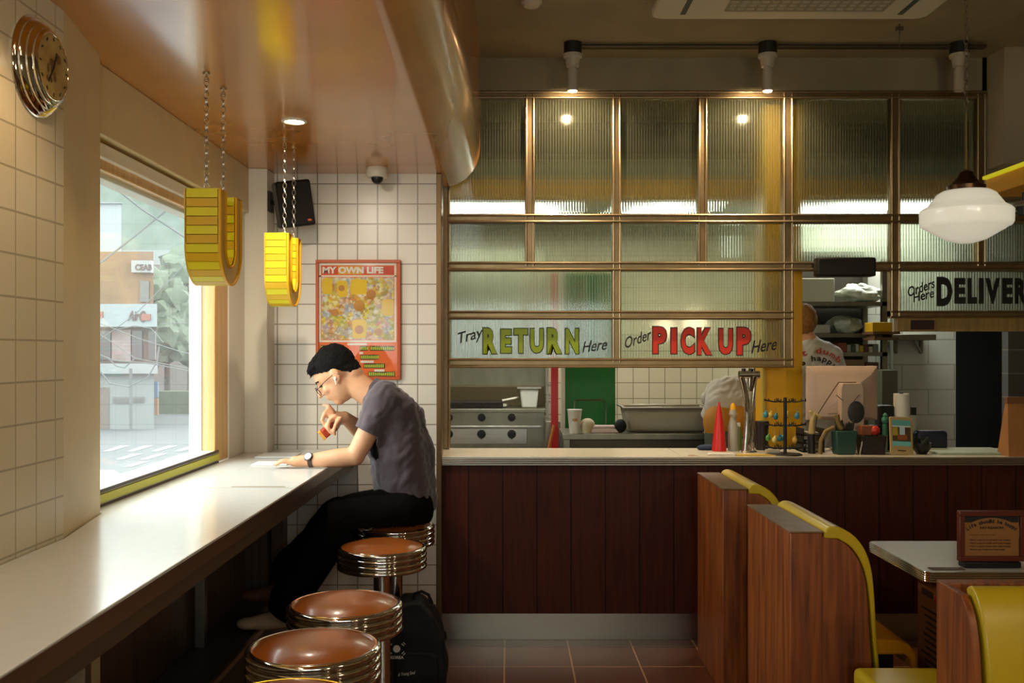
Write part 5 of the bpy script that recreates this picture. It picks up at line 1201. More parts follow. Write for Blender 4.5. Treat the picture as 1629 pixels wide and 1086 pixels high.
b = NB(); box(b, xa+.02, xb-.02, Y+.02, Y+.30, z1-.035, z1-.015); build('contents', b, mat('golden_fries', 'a8803a', .7, 0, .3, 30, bump=1, bscale=40), t)
# cup, cap, napkins
Y = 6.62; t = thing('paper_cup', 'tall white paper cup with a small orange print on the pass table', 'cup', (PX(914, Y), Y, zs)); s = Y/F
b = NB(); lathe(b, [(0, zs), (8*s, zs), (11.3*s, PZ(653, Y)), (12*s, PZ(652, Y)), (12*s, PZ(651, Y)), (0, PZ(651, Y))], (PX(914, Y), Y, 0), seg=32); build('cup', b, mat('cup_white', 'dcd8ca', .5), t)
b = NB(); rr_ = 10*s; 
for a0 in (-.25, 0, .25): rbox(b, (PX(914, Y)+rr_*math.sin(a0), Y-rr_*math.cos(a0)+.0005, PZ(667, Y)), (.012, .002, .022 if a0 == 0 else .016), (0, 0, a0))
build('print', b, mat('print_orange', 'b8863c', .6), t)
b = NB(); ell(b, (PX(935, Y), Y+.02, zs+.055), (.050, .045, .045)); bmesh.ops.bisect_plane(b, geom=b.verts[:]+b.edges[:]+b.faces[:], plane_co=(0, 0, zs+.04), plane_no=(0, 0, -1), clear_outer=True); lathe(b, [(0, zs), (.045, zs), (.049, zs+.04), (0, zs+.042)], (PX(935, Y), Y+.02, 0), seg=24); tag(build('wrapped_bun', b, mat('wrap_white', 'cfc8b0', .7, col2='a88a50', nscale=18)), 'small white wrapped bun between the cup and pink napkins', 'bun')
b = NB(); box(b, PX(939, Y), PX(984, Y), Y-.02, Y+.09, zs, zs+.032); tag(build('napkin_stack', b, mat('pink_white', 'c8b0a8', .7), bevel=.008), 'lower pale pink folded napkins beside the green board', 'napkins')
b = NB(); box(b, PX(943, Y), PX(979, Y), Y-.01, Y+.08, zs+.033, zs+.05); tag(build('napkin_stack', b, mat('pink_white', 'c8b0a8', .7), bevel=.006), 'thin upper pink napkin stack on top of the thicker one', 'napkins')
b = NB(); ell(b, (PX(987, Y), Y+.0, zs+.048), (.042, .042, .047)); tag(build('black_bag_knot', b, BLACKM), 'black bundle left of the steel pan', 'bundle')
# kitchen lights (real fittings)
for i, (x, wd) in enumerate(((-.15, 1.1), (1.15, .5), (2.75, 1.2))):
    t = thing('kitchen_light_panel', ['flat bright kitchen ceiling light above the cooking range', 'flat kitchen ceiling light above the pass table', 'flat bright kitchen ceiling light above the shelves'][i], 'light', (x, 7.45, 2.57), 'kitchen ceiling light panels')
    b = NB(); box(b, x-wd/2, x+wd/2, 7.15, 7.75, 2.585, 2.62); build('housing', b, WHITE, t, bevel=.003)
    b = NB(); box(b, x-wd/2+.02, x+wd/2-.02, 7.17, 7.73, 2.58, 2.586); build('diffuser', b, mat('panel_light', 'ffffff', .5, emit='e4ecf4', estr=1.5), t)
    area('kitchen_light_beam', (x, 7.45, 2.57), (0, 0, 0), wd-.05, .55, (24, 14, 17)[i], (1, .98, .90))
# shelf rack
Y = 7.3; t = thing('storage_rack', 'tall steel storage rack with bags behind the worker', 'shelf rack', (PX(1340, Y), Y, 0))
xa, xb = PX(1225, Y), PX(1412, Y)
b = NB()
for xx in (xa, xb-.04):
    for yy in (Y, Y+.4): box(b, xx, xx+.04, yy, yy+.04, 0, 2.2)
build('upright', b, STEELD, t)
for py in (480, 530, 560, 620, 660): b = NB(); z = PZ(py, Y); box(b, xa, xb, Y, Y+.44, z-.03, z); build('shelf_board', b, STEELD, t)
b = NB(); box(b, xa, xb, Y+.46, Y+.48, 0, 2.3); build('back_sheet', b, mat('rack_dark', '2e2a1e', .8), t)
def onshelf(py): return PZ(py, Y)+.001
b = NB(); box(b, PX(1250, Y), PX(1330, Y), Y+.03, Y+.36, onshelf(480), PZ(442, Y)); tag(build('pale_crate', b, mat('crate_grey', 'a8a890', .6), bevel=.006), 'pale grey crate on the top shelf behind the worker', 'crate')
def bag(cx, cz, rx, rz, label):
    b = NB(); ell(b, (cx, Y+.16, cz), (rx, .14, rz), seg=28, rings_=20)
    for v in b.verts: v.co += (v.co-Vector((cx, Y+.16, cz)))*(noise.noise(v.co*16)*.35+noise.noise(v.co*40)*.15)
    tag(build('plastic_bag', b, mat('crumpled_plastic', 'a9b0a0', .3, 0, .25, 12, bump=1, bscale=25)), label, 'bag', 'crumpled plastic bags on the storage rack')
bag(PX(1380, Y), PZ(466, Y), .165, .075, 'pale crumpled plastic bag on the top shelf, under the black display')
bag(PX(1354, Y), PZ(516, Y), .12, .068, 'pale crumpled plastic bag on the middle shelf beside the yellow box')
b = NB(); box(b, PX(1288, Y), PX(1324, Y), Y+.04, Y+.3, onshelf(530), PZ(516, Y)); tag(build('white_tray', b, mat('tray_white', 'b8b4a4', .6), bevel=.006), 'white tray on the shelf at the level of the worker head', 'tray')
b = NB(); box(b, PX(1380, 7.2), PX(1411, 7.2), 7.10, 7.26, PZ(528, 7.2), PZ(513, 7.2)); tag(build('yellow_box', b, mat('yellow_box', 'c89c10', .5), bevel=.003), 'bright yellow box at the right end of the middle shelf', 'box')
b = NB(); box(b, PX(1378, 7.2), PX(1420, 7.2), 7.06, 7.29, PZ(532, 7.2), PZ(528, 7.2)); box(b, PX(1380, 7.2), PX(1418, 7.2), 7.06, 7.29, PZ(541, 7.2), PZ(537, 7.2)); box(b, PX(1384, 7.2), PX(1386, 7.2), 7.1, 7.28, PZ(538, 7.2), PZ(531, 7.2)); box(b, PX(1410, 7.2), PX(1412, 7.2), 7.1, 7.28, PZ(538, 7.2), PZ(531, 7.2)); tag(build('wooden_tray_rack', b, mat('brown_shelf', '6a4a2c', .6)), 'brown wooden slats under the yellow box', 'tray')
cs_ = ['7a3a20', '8a8a7a', '3a4a3a', '9a9a8c', 'a08a20', '5a3a2a', 'b0a890', '6a6a5a']
px = 1336
for k in range(8):
    wpx = [14, 7, 7, 6, 7, 8, 7, 9, 8][k]; b = NB(); box(b, PX(px, Y), PX(px+wpx-1, Y), Y+.03, Y+.15, onshelf(560), PZ(560-[15, 12, 10, 13, 11, 12, 9, 13, 10][k], Y)); 
    tag(build('spice_tin', b, mat('tin_'+cs_[k % 8], cs_[k % 8], .5), bevel=.003), ['rust', 'grey', 'dark green', 'light grey', 'mustard', 'brown', 'cream', 'olive grey', 'second rust'][k]+' small tin in the row on the lower shelf of the storage rack', 'tin', 'small tins on the lower rack shelf'); px += wpx
b = NB(); box(b, PX(1345, Y), PX(1378, Y), Y+.03, Y+.3, onshelf(620), PZ(572, Y)); tag(build('brown_carton', b, mat('carton_tan', '6e5a3c', .7)), 'tan carton on the bottom visible shelf behind the monitor', 'carton')
b = NB(); box(b, PX(1380, Y), PX(1400, Y), Y+.03, Y+.3, onshelf(620), PZ(576, Y)); tag(build('dark_carton', b, mat('carton_dark', '4a2e20', .7)), 'dark brown carton right of the tan carton', 'carton')
# wall bracket shelf
t = thing('wall_bracket_shelf', 'narrow steel wall shelf on triangular brackets over the white block wall', 'shelf', (PX(1450, 7.6), 7.6, 1.6))
b = NB(); box(b, PX(1417, 7.6), PX(1485, 7.6), 7.55, 7.8, PZ(541, 7.6), PZ(532, 7.6)); build('shelf_board', b, STEELD, t, bevel=.002)
b = NB()
for px in (1440, 1481): x = PX(px, 7.6); box(b, x-.01, x+.01, 7.77, 7.8, PZ(562, 7.6), PZ(541, 7.6)); tube(b, [(x-.14, 7.58, PZ(541, 7.6)), (x, 7.78, PZ(561, 7.6))], .01, 6)
build('bracket', b, STEELD, t)
b = NB(); box(b, PX(1449, 5.6), PX(1484, 5.6), 5.455, 5.459, PZ(524, 5.46), PZ(509, 5.46)); b.free()
b = NB(); box(b, PX(1449, 5.455), PX(1486, 5.455), 5.452, 5.459, PZ(524, 5.455), PZ(509, 5.455)); o = build('beam_sticker', b, mat('sticker_dark', '2a1610', .5)); tag(o, 'small dark red sticker on the ochre beam under the delivery pane', 'sticker')
b = NB(); box(b, PX(1398, 7.0), PX(1424, 7.0), 6.95, 7.2, 0, PZ(588, 7.0)); tag(build('grey_green_cabinet', b, mat('cabinet_grey_green', '5a5c46', .5), bevel=.006), 'grey green panel cabinet behind the monitor', 'cabinet')
b = NB(); box(b, PX(1262, 6.5), PX(1282, 6.5), 6.5, 6.7, PZ(700, 6.5), PZ(585, 6.5)); tag(build('grey_machine', b, mat('machine_grey', '6a7468', .5), bevel=.01), 'grey machine at the left edge of the worker', 'machine')
b = NB(); cyl(b, (PX(1418, 7.5), 7.5, 0), (PX(1418, 7.5), 7.5, 2.6), .012, seg=10); tag(build('wall_pipe', b, mat('pipe_pale', 'a8b0a0', .4)), 'pale vertical pipe beside the storage rack', 'pipe')

# ================================================================ KITCHEN WORKERS
YW = 6.3
wk = thing('person', 'kitchen worker seen from behind in white t-shirt printed dumb be happy, light brown hair', 'person', (PX(1295, YW), YW, 0))
def K(px, py, dy=0): return W(px, py, YW+dy)
hw = K(1277, 512); HMw = Euler((.35, 0, .3)).to_matrix()
b = NB(); ell(b, hw, (.075, .09, .108), HMw); ell(b, hw+Vector((0, .05, -.06)), (.055, .06, .06))
for s in (-1, 1): ell(b, hw+Vector((s*.076, .01, -.02)), (.010, .018, .028))
cap(b, hw+Vector((0, .085, -.02)), hw+Vector((0, .1, -.035)), .012, .012)
base = K(1290, 560); chain(b, [hw+Vector((.01, 0, -.06)), K(1287, 545)], [.05, .06])
chain(b, [K(1291, 580, .01), K(1296, 640), K(1296, 700)], [.075, .08, .09])
for s, px in ((-1, 1255), (1, 1328)):
    sh_ = K(px, 566); el_ = Vector((sh_.x+s*.03, YW-.02+.10, 1.22)); wr_ = Vector((sh_.x-s*.02, YW+.33, 1.12))
    chain(b, [sh_, el_, wr_], [.05, .04, .028]); ell(b, wr_+Vector((0, .05, 0)), (.035, .05, .02))
    for k in range(5): cap(b, wr_+Vector((-.03+.015*k, .08, 0)), wr_+Vector((-.033+.0165*k, .13-.006*abs(k-2), -.012)), .010, .008, 8)
    chain(b, [Vector((hw.x+.05+s*.09, YW, .90)), Vector((hw.x+.05+s*.10, YW, .5)), Vector((hw.x+.05+s*.10, YW, .08))], [.09, .06, .045]); cap(b, (hw.x+.05+s*.10, YW, .04), (hw.x+.05+s*.10, YW+.16, .035), .035, .032)
blob('body', b, SKIN, wk, .008, 5)
b = NB(); ell(b, hw+Vector((0, -.008, .012)), (.084, .096, .110), HMw); o = build('hair', b, mat('light_brown_hair', '9a6c34', .6, 0, .3, 60, bump=.8, bscale=150), wk)
bm = NB(); bm.from_mesh(o.data); bmesh.ops.bisect_plane(bm, geom=bm.verts[:]+bm.edges[:]+bm.faces[:], plane_co=hw+Vector((0, 0, -.06)), plane_no=(0, .5, -1), clear_outer=True)
for v in bm.verts: v.co += v.normal*noise.noise(v.co*40)*.008
bm.to_mesh(o.data); bm.free()
b = NB(); rr = .083; tube(b, [hw+Vector((rr*math.cos(a), -.012+.09*math.sin(a)*.2-.0, .055+.055*math.sin(a))) for a in [PI*k/12 for k in range(13)]], .006, 6); build('headband', b, BLACK, wk)
b = NB()
tee = mat('white_cotton', 'c9cac0', .8, bump=.3, bscale=14)
for s in (-1, -.5, 0, .5, 1):
    chain(b, [K(1292, 560)+Vector((s*.095, 0, 0)), K(1295, 600)+Vector((s*.10, 0, 0)), K(1296, 700)+Vector((s*.09, 0, 0)), K(1296, 730)+Vector((s*.09, 0, 0))], [.085-.015*abs(s), .11, .12, .12])
cap(b, K(1287, 548), K(1290, 556), .07, .09)
for s, px in ((-1, 1262), (1, 1322)):
    sh_ = K(px, 566); el_ = Vector((sh_.x+s*.06, YW+.05, 1.30)); cap(b, sh_, el_, .075, .078)
ts = blob('t_shirt', b, tee, wk, .01, 8, .5, wr)
b = NB(); cc2 = Vector((PX(1299, YW-.14), YW-.150, PZ(606, YW-.14)))
arc_text(b, 'eat dumb', cc2, (1, 0, 0), (0, 0, 1), .175, .036, math.radians(150), math.radians(38), .03, wscale=.9); build('red_print', b, mat('red_print', 'b8412a', .7), ts)
b = NB(); arc_text(b, 'be happy', cc2, (1, 0, 0), (0, 0, 1), .128, .036, math.radians(150), math.radians(34), .03, wscale=.95); build('black_print', b, TXT_BLK, ts)
b = NB()
for s in (-1, 1): chain(b, [Vector((hw.x+.06+s*.09, YW, .92)), Vector((hw.x+.05+s*.10, YW, .5)), Vector((hw.x+.05+s*.10, YW, .10))], [.12, .09, .075])
blob('trousers', b, PANTS, wk, .012, 6, .5, wr2)
# second worker bending over, back to us
YB = 6.25
w2 = thing('person', 'kitchen worker bending low in pale shirt and yellow apron behind the chrome column', 'person', (PX(1172, YB), YB, 0))
def K2(px, py, dy=0): return W(px, py, YB+dy)
b = NB(); cx_ = PX(1172, YB)
chain(b, [K2(1172, 690), K2(1168, 645, .08), K2(1166, 634, .18)], [.09, .085, .08])
hd = K2(1158, 655, .42); ell(b, hd, (.08, .10, .095)); chain(b, [K2(1166, 622, .20), hd], [.07, .06]); cap(b, hd+Vector((0, .09, -.02)), hd+Vector((0, .11, -.03)), .012, .012)
for s in (-1, 1):
    ell(b, hd+Vector((s*.08, 0, 0)), (.01, .02, .03))
    sh_ = K2(1166+s*24, 642, .16); el_ = Vector((sh_.x, YB+.22, 1.08)); wr_ = Vector((sh_.x+s*.0, YB+.36, 1.06))
    chain(b, [sh_, el_, wr_], [.05, .042, .03])
    ell(b, wr_+Vector((s*.02, 0, .03)), (.03, .04, .035))
    for k in range(5): cap(b, wr_+Vector((s*.02-.02+.01*k, .03, .04)), wr_+Vector((s*.02-.024+.012*k, .075, .055)), .010, .008, 8)
    chain(b, [Vector((cx_+s*.09, YB, .92)), Vector((cx_+s*.10, YB+.03, .5)), Vector((cx_+s*.10, YB, .08))], [.10, .065, .045]); cap(b, (cx_+s*.10, YB, .04), (cx_+s*.10, YB+.17, .035), .035, .032)
blob('body', b, SKIN, w2, .009, 5)
b = NB(); ell(b, hd+Vector((0, -.01, .015)), (.088, .108, .098)); build('hair', b, HAIR, w2)
b = NB(); pale = mat('pale_cotton', 'b4aa98', .8, bump=.3, bscale=14)
for s in (-1, -.5, 0, .5, 1):
    chain(b, [K2(1172, 700)+Vector((s*.085, 0, 0)), K2(1170, 650, .03)+Vector((s*.085, 0, 0)), K2(1167, 625-0*abs(s), .13)+Vector((s*.08, 0, -.015*abs(s)))], [.105, .115, .115])
for s in (-1, 1):
    sh_ = K2(1166+s*24, 640, .15); el_ = Vector((sh_.x+s*.0, YB+.22, 1.08)); chain(b, [K2(1166+s*8, 628, .12), sh_, el_, el_+Vector((s*.02, .09, .01))], [.10, .085, .072, .06])
blob('shirt', b, pale, w2, .01, 8, .5, wr)
b = NB()
for s in (-1, 0, 1): cap(b, K2(1172, 668)+Vector((s*.10, -.01, 0)), K2(1172, 674)+Vector((s*.10, -.01, 0)), .118, .118)
blob('apron_band', b, mat('amber_apron', 'b4781c', .7), w2, .01, 5, .5)
b = NB()
for s in (-1, 1): chain(b, [Vector((cx_+s*.08, YB, .96)), Vector((cx_+s*.10, YB+.03, .5)), Vector((cx_+s*.10, YB, .10))], [.13, .09, .075])
blob('trousers', b, mat('grey_olive_trousers', '4a4a38', .8), w2, .012, 6, .5, wr2)
b = NB(); ell(b, W(1123, 634, 6.55), (.035, .03, .045)); bmesh.ops.translate(b, verts=b.verts, vec=(0, 0, 0)); cyl(b, W(1123, 645, 6.55), (PX(1123, 6.55), 6.55, zs), .012, seg=10); tag(build('white_sauce_bottle', b, mat('milk_white', 'b8b0a0', .4)), 'pale rounded bottle top at the right end of the steel pan', 'bottle')

# ================================================================ WINDOW COUNTER ITEMS
YP_ = 4.6; b = NB(); box(b, -1.20, -1.02, 4.60, 4.80, 1.0008, 1.006); tag(build('paper_tray_liner', b, mat('paper_liner', 'd8dad6', .6), bevel=.001), 'thin white paper on the counter beyond the man hand', 'paper')
b = NB(); box(b, -1.14, -.98, 4.30, 4.44, 1.0008, 1.004); tag(build('napkin', b, mat('napkin_white', 'dcdedc', .7), bevel=.001), 'white napkin under the left hand of the man', 'napkin')

# ================================================================ EXTERIOR
G = -1.5
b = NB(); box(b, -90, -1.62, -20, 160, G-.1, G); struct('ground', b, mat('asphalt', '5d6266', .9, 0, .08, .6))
WPAINT = mat('road_paint', 'b9bdbd', .8)
def ext(px, py, Y): return W(px, py, Y)
def gnd(px, py): # point on street plane
    Y = (CH-G)*F/(py-VY); return Vector((PX(px, Y), Y, G))
b = NB()
for (px, py) in ((190, 713), (228, 713), (266, 713), (303, 713), (210, 726), (249, 726), (288, 726), (222, 738), (265, 738)):
    p = [gnd(px-26, py+5), gnd(px-14, py+5), gnd(px+16, py-4), gnd(px+2, py-4)]
    vs = [b.verts.new(q+Vector((0, 0, .012))) for q in p]; b.faces.new(vs)
tag(build('crosswalk', b, WPAINT), 'white painted crosswalk stripes on the street outside the window', 'crosswalk')
def ebox(b, p0, p1, y0, y1, z0, z1):
    # right hand side wall runs along the side street
    A = [(PX(p0, y0), y0), (PX(p1, y0), y0), (PX(p1, y1)-.3, y1), (PX(p0, y0), y1)]
    prism(b, A, (0, 0, z0), (1, 0, 0), (0, 1, 0), (0, 0, z1-z0))
b = NB(); Yk = 32; box(b, -13.2, -5, 41.5, 46, G, G+.15); tag(build('sidewalk', b, mat('kerb', '7c8082', .9)), 'pale sidewalk beyond the street in front of the trees', 'sidewalk')
# corner shop building
YB_ = 38
t = thing('corner_shop', 'two storey white and brick corner shop across the street with signs', 'building', (PX(190, YB_), YB_+4, G))
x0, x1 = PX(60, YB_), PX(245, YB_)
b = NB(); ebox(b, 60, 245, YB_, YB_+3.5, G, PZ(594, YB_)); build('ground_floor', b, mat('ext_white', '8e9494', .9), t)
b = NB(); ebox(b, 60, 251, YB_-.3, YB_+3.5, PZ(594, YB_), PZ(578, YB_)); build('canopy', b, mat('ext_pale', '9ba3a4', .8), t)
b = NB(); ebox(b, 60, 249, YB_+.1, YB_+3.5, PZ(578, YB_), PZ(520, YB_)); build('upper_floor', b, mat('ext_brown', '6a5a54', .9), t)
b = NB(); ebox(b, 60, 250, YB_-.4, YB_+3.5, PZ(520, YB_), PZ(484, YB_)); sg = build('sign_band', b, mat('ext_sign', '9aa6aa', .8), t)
for xx0, xx1 in ((157, 176), (210, 226), (236, 247)):
    b = NB(); box(b, PX(xx0, YB_), PX(xx1, YB_), YB_, YB_+.15, PZ(572, YB_), PZ(526, YB_)); f = build('window', b, mat('ext_glass', '3c3a3c', .3), t)
b = NB(); box(b, PX(178, YB_), PX(208, YB_), YB_-.02, YB_+.15, PZ(574, YB_), PZ(524, YB_)); build('window', b, mat('ext_poster', '9a8c8c', .7, col2='7a5a54', nscale=1.2), t)
for xx0, xx1, a_1, a_2 in ((180, 207, 631, 641), (212, 230, 631, 640)):
    b = NB(); box(b, PX(xx0, YB_), PX(xx1, YB_), YB_-.05, YB_+.1, PZ(a_2, YB_), PZ(a_1, YB_)); f = build('low_window', b, mat('ext_frame', '7a7470', .8), t); b = NB(); box(b, PX(xx0+2, YB_), PX(xx1-2, YB_), YB_-.07, YB_, PZ(a_2-2, YB_), PZ(a_1+2, YB_)); build('pane', b, mat('ext_glass2', '5c5c5a', .3), f)
b = NB(); box(b, PX(154, YB_), PX(174, YB_), YB_-.03, YB_+.1, PZ(682, YB_), PZ(616, YB_)); build('door', b, mat('ext_door', '6a5c54', .6), t)
def etext(b, s, x0, x1, y0, y1, Y, **k): text(b, s, (PX(x0, Y), Y, PZ(y1, Y)), (1, 0, 0), (0, 0, 1), PX(x1, Y)-PX(x0, Y), PZ(y0, Y)-PZ(y1, Y), **k)
b = NB(); etext(b, 'AirQ', 203, 232, 494, 513, YB_-.42, bold=.03, shear=.3, thick=.02); build('script_sign', b, mat('ext_sign_brown', '5c4440', .7), sg)
b = NB(); box(b, PX(158, YB_), PX(171, YB_), YB_-.46, YB_-.4, PZ(506, YB_), PZ(496, YB_)); box(b, PX(232, YB_), PX(246, YB_), YB_-.46, YB_-.4, PZ(510, YB_), PZ(500, YB_)); build('small_sign', b, mat('ext_sign_red', '9a5a50', .7), sg)
# brick house
YH = 43
t = thing('brick_house', 'tan brick house with a white sign above the corner shop', 'building', (PX(200, YH), YH+6, G))
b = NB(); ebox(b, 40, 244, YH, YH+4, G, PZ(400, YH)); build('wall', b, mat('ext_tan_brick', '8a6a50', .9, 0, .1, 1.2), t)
b = NB(); box(b, PX(213, YH), PX(244, YH), YH-.3, YH, PZ(434, YH), PZ(415, YH)); sgn = build('sign_board', b, mat('ext_sign2', 'a2a6a6', .8), t)
b = NB(); etext(b, 'CEAB', 215, 242, 420, 430, YH-.32, bold=.03, thick=.02); build('sign_letters', b, mat('ext_sign_brown', '5c4440', .7), sgn)
b = NB(); box(b, PX(224, YH), PX(238, YH), YH-.1, YH, PZ(480, YH), PZ(447, YH)); build('window', b, mat('ext_glass2', '5c5c5a', .3), t)
# grey house
YG = 64
t = thing('grey_house', 'grey apartment house right of the brick house', 'building', (PX(270, YG), YG+5, G))
b = NB(); ebox(b, 180, 298, YG+3, YG+12, G, PZ(420, YG)); ebox(b, 180, 300, YG+3, YG+12, PZ(420, YG), PZ(414, YG)); build('wall', b, mat('ext_grey_rose', '7c7470', .9), t)
b = NB(); ebox(b, 195, 283, YG+5, YG+12, PZ(414, YG), PZ(385, YG)); build('roof_storey', b, mat('ext_white2', '9aa2a2', .9), t)
b = NB(); box(b, PX(226, YG), PX(252, YG), YG+4.9, YG+5.1, PZ(411, YG), PZ(403, YG)); build('window', b, mat('ext_glass2', '5c5c5a', .3), t)
for xx in ((246, 258), (276, 288)):
    b = NB(); box(b, PX(xx[0], YG), PX(xx[1], YG), YG+2.85, YG+3, PZ(459, YG), PZ(440, YG)); f = build('window', b, mat('ext_white2', '9aa2a2', .9), t); b = NB(); box(b, PX(xx[0]+2, YG), PX(xx[1]-2, YG), YG+2.8, YG+2.9, PZ(457, YG), PZ(442, YG)); build('pane', b, mat('ext_glass2', '5c5c5a', .3), f)
t = thing('white_tower', 'plain white tall block behind the brick house', 'building', (PX(150, 70), 75, G))
b = NB(); ebox(b, 100, 193, 78, 88, G, PZ(324, 78)); build('wall', b, mat('ext_white3', 'a8b0b4', .9), t)
b = NB(); ebox(b, 99, 194, 77.8, 88.2, PZ(324, 78), PZ(322, 78)); build('parapet', b, mat('ext_white2', '9aa2a2', .9), t)
# hill
b = NB(); N = 40
V = [[None]*(N+1) for _ in range(N+1)]
for i in range(N+1):
    for j in range(N+1):
        x = -110+150*i/N; y = 110+70*j/N; h = G+46*math.sin(PI*min(1, j/N*.9+.05)*.55)+noise.noise(Vector((x*.05, y*.05, 0)))*6
        V[i][j] = b.verts.new((x, y, h+noise.noise(Vector((x*.35, y*.35, 2)))*2.2))
for i in range(N):
    for j in range(N): b.faces.new((V[i][j], V[i+1][j], V[i+1][j+1], V[i][j+1]))
o = build('wooded_hill', b, mat('ext_hill', '5e6e62', 1, col2='74827a', nscale=.35, bump=1, bscale=.8), keep=True); tag(o, 'hazy wooded hillside behind the buildings', 'hill'); o['kind'] = 'structure'  # grey-green base colour has the distance haze mixed in
# trees
def tree(x, y, h, r, label):
    t = thing('street_tree', label, 'tree', (x, y, G), 'street trees across the road')
    b = NB(); cyl(b, (x, y, G), (x, y, G+h*.5), .18, .12, 8); build('trunk', b, mat('ext_trunk', '4c443c', .9), t)
    b = NB()
    for k in range(9):
        a = random.uniform(0, 2*PI); rr = r*random.uniform(.0, .6); c = Vector((x+rr*math.cos(a), y+rr*math.sin(a), G+h*random.uniform(.35, .9)))
        g = bmesh.ops.create_icosphere(b, subdivisions=3, radius=r*random.uniform(.45, .7))
        for v in g['verts']: v.co = c+v.co*(1+noise.noise(v.co*2.2+c)*.5)
    build('foliage', b, mat('ext_leaf', '5a6a58', 1, col2='74826e', nscale=1.6, bump=1, bscale=3), t)
for i, (px, Y, h, r) in enumerate(((266, 51, 7.6, 1.7), (302, 56, 8.6, 1.9), (338, 61, 9.0, 2.1))):
    tree(PX(px, Y), Y, h, r, ['leftmost of the street trees, beside the corner shop', 'middle of the three street trees outside', 'rightmost street tree, near the far window edge'][i])
b = NB(); box(b, PX(246, 48), PX(400, 48), 47.4, 48.1, G, G+1.1); tag(build('hedge', b, mat('ext_hedge', '66745c', 1, 0, .2, 2, bump=1, bscale=4)), 'low green hedge below the street trees', 'hedge')
# signs by the shop corner
b = NB(); box(b, PX(250, 40)+.6, PX(265, 40)+.6, 42.2, 42.4, PZ(604, 40), PZ(588, 40)); cyl(b, (PX(257, 40)+.6, 42.3, G), (PX(257, 40)+.6, 42.3, PZ(604, 40)), .06, seg=8); t = build('red_street_sign', b, mat('ext_red_sign', '96544c', .7)); tag(t, 'dull red sign board beside the corner shop', 'sign')
b = NB(); 
for i in range(2):
    for j in range(2): box(b, PX(251+7*i, 40)+.6, PX(256+7*i, 40)+.6, 42.16, 42.2, PZ(595+7*j, 40), PZ(590+7*j, 40))
s_k = build('sign_characters', b, mat('ext_sign2', 'a2a6a6', .8), t); s_k.matrix_parent_inverse = Matrix.Translation(-WLOC[t.name])
b = NB(); cyl(b, (PX(247, 40), 37.4, G), (PX(247, 40), 37.4, PZ(584, 40)), .06, seg=8); tag(build('sign_pole', b, mat('ext_pole', '6a6e70', .8)), 'thin pole at the corner shop carrying banners', 'pole')
b = NB(); box(b, PX(244, 39), PX(251, 39), 39, 39.1, PZ(632, 39), PZ(607, 39)); tag(build('blue_banner', b, mat('ext_blue', '7484a8', .8)), 'small blue upright banner at the shop corner', 'banner')
b = NB(); box(b, PX(245, 39), PX(251, 39), 39, 39.1, PZ(660, 39), PZ(633, 39)); tag(build('orange_banner', b, mat('ext_orange', 'a87a58', .8)), 'small orange banner below the blue one', 'banner')
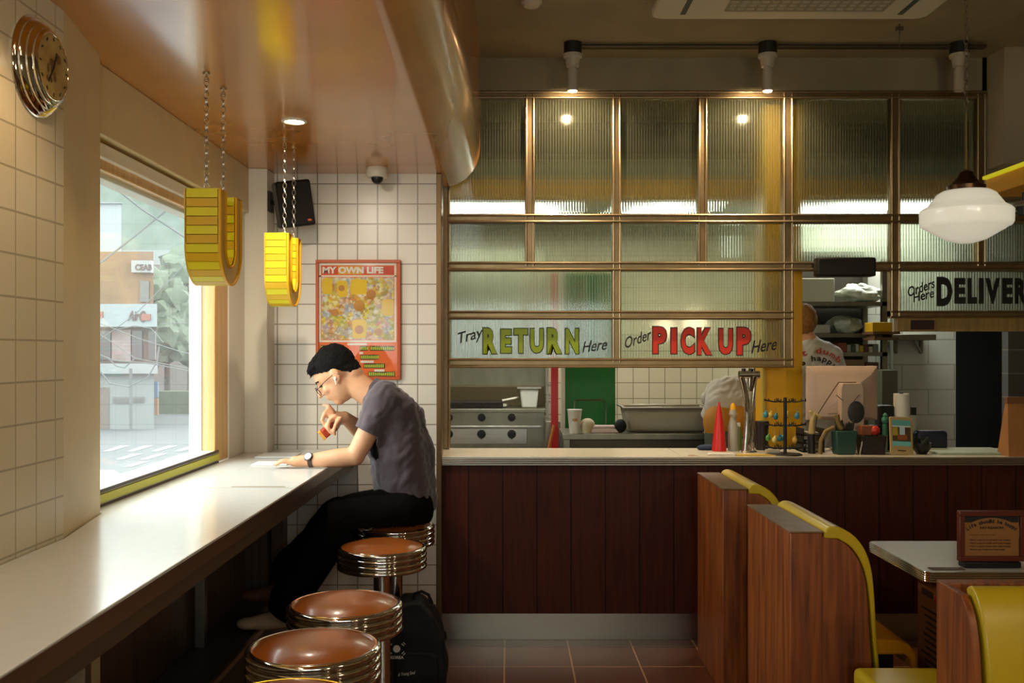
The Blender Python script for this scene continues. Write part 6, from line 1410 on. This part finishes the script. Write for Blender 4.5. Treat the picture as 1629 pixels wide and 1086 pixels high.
# wires
t = thing('overhead_wires', 'overhead street wires sagging across the window view', 'wires', (PX(200, 16), 16, 2))
for pts, r in (([(100, 238), (160, 280), (225, 332), (300, 381), (380, 430)], .035), ([(110, 455), (160, 418), (215, 375), (270, 330), (320, 290)], .03), ([(120, 560), (158, 541), (215, 500), (290, 425), (370, 350)], .012), ([(140, 560), (155, 585), (175, 610), (205, 615), (235, 600), (250, 575), (253, 551)], .02), ([(140, 508), (175, 520), (220, 538), (290, 560), (370, 575)], .014), ([(140, 520), (180, 545), (215, 570), (300, 586), (380, 590)], .014), ([(170, 568), (185, 582), (198, 585), (213, 572)], .016), ([(255, 515), (290, 514), (345, 511)], .012), ([(140, 556), (180, 573), (240, 578), (300, 590), (370, 596)], .018), ([(180, 525), (215, 518), (240, 522), (260, 545)], .014)):
    b = NB(); tube(b, [W(px, py, 16) for px, py in pts], r*.6, 6); build('wire', b, mat('ext_wire', '6c7070', .8), t)
# parked white car
t = thing('parked_car', 'white car parked below the window, only its roof and bonnet showing', 'car', (PX(150, 12), 12, G))
cy = 11.2
def carprof(): return [(-2.1, .30), (-2.05, .75), (-1.3, .95), (-.7, 1.42), (.6, 1.45), (1.3, 1.0), (2.0, .88), (2.1, .5), (2.1, .30)]
cxx = PX(150, 12)-.7
b = NB(); prism(b, [(p, q) for p, q in carprof()], (cxx, cy, G), (1, 0, 0), (0, 0, 1), (0, 1.75, 0)); build('body', b, mat('ext_car_white', 'b8bcc0', .3), t, bevel=.12, bseg=3)
b = NB(); prism(b, [(-1.2, .98), (-.66, 1.36), (.56, 1.39), (1.15, 1.02)], (cxx, cy-.015, G), (1, 0, 0), (0, 0, 1), (0, 1.78, 0)); build('windows', b, mat('ext_glass', '3c3a3c', .3), t)
for q in (-1.35, 1.35):
    for yy in (cy, cy+1.55): b = NB(); cyl(b, (cxx+q, yy-.01, G+.33), (cxx+q, yy+.21, G+.33), .33, seg=24); build('wheel', b, BLACK, t)
t = thing('second_parked_car', 'white car nearer the window, its bonnet at the lower window corner', 'car', (PX(170, 8), 8, G))
cxx = PX(185, 8)-1.2; cy = 7.4
b = NB(); prism(b, [(-2.1, .30), (-2.05, .9), (-.9, 1.0), (-.4, 1.3), (.7, 1.32), (1.4, .98), (2.0, .85), (2.1, .3)], (cxx, cy, G), (1, 0, 0), (0, 0, 1), (0, 1.75, 0)); build('body', b, mat('ext_car_white', 'b8bcc0', .3), t, bevel=.12, bseg=3)
b = NB(); prism(b, [(-.85, 1.0), (-.36, 1.25), (.66, 1.27), (1.2, 1.0)], (cxx, cy-.015, G), (1, 0, 0), (0, 0, 1), (0, 1.78, 0)); build('windows', b, mat('ext_glass', '3c3a3c', .3), t)
for q in (-1.35, 1.35):
    for yy in (cy, cy+1.55): b = NB(); cyl(b, (cxx+q, yy-.01, G+.33), (cxx+q, yy+.21, G+.33), .33, seg=24); build('wheel', b, BLACK, t)
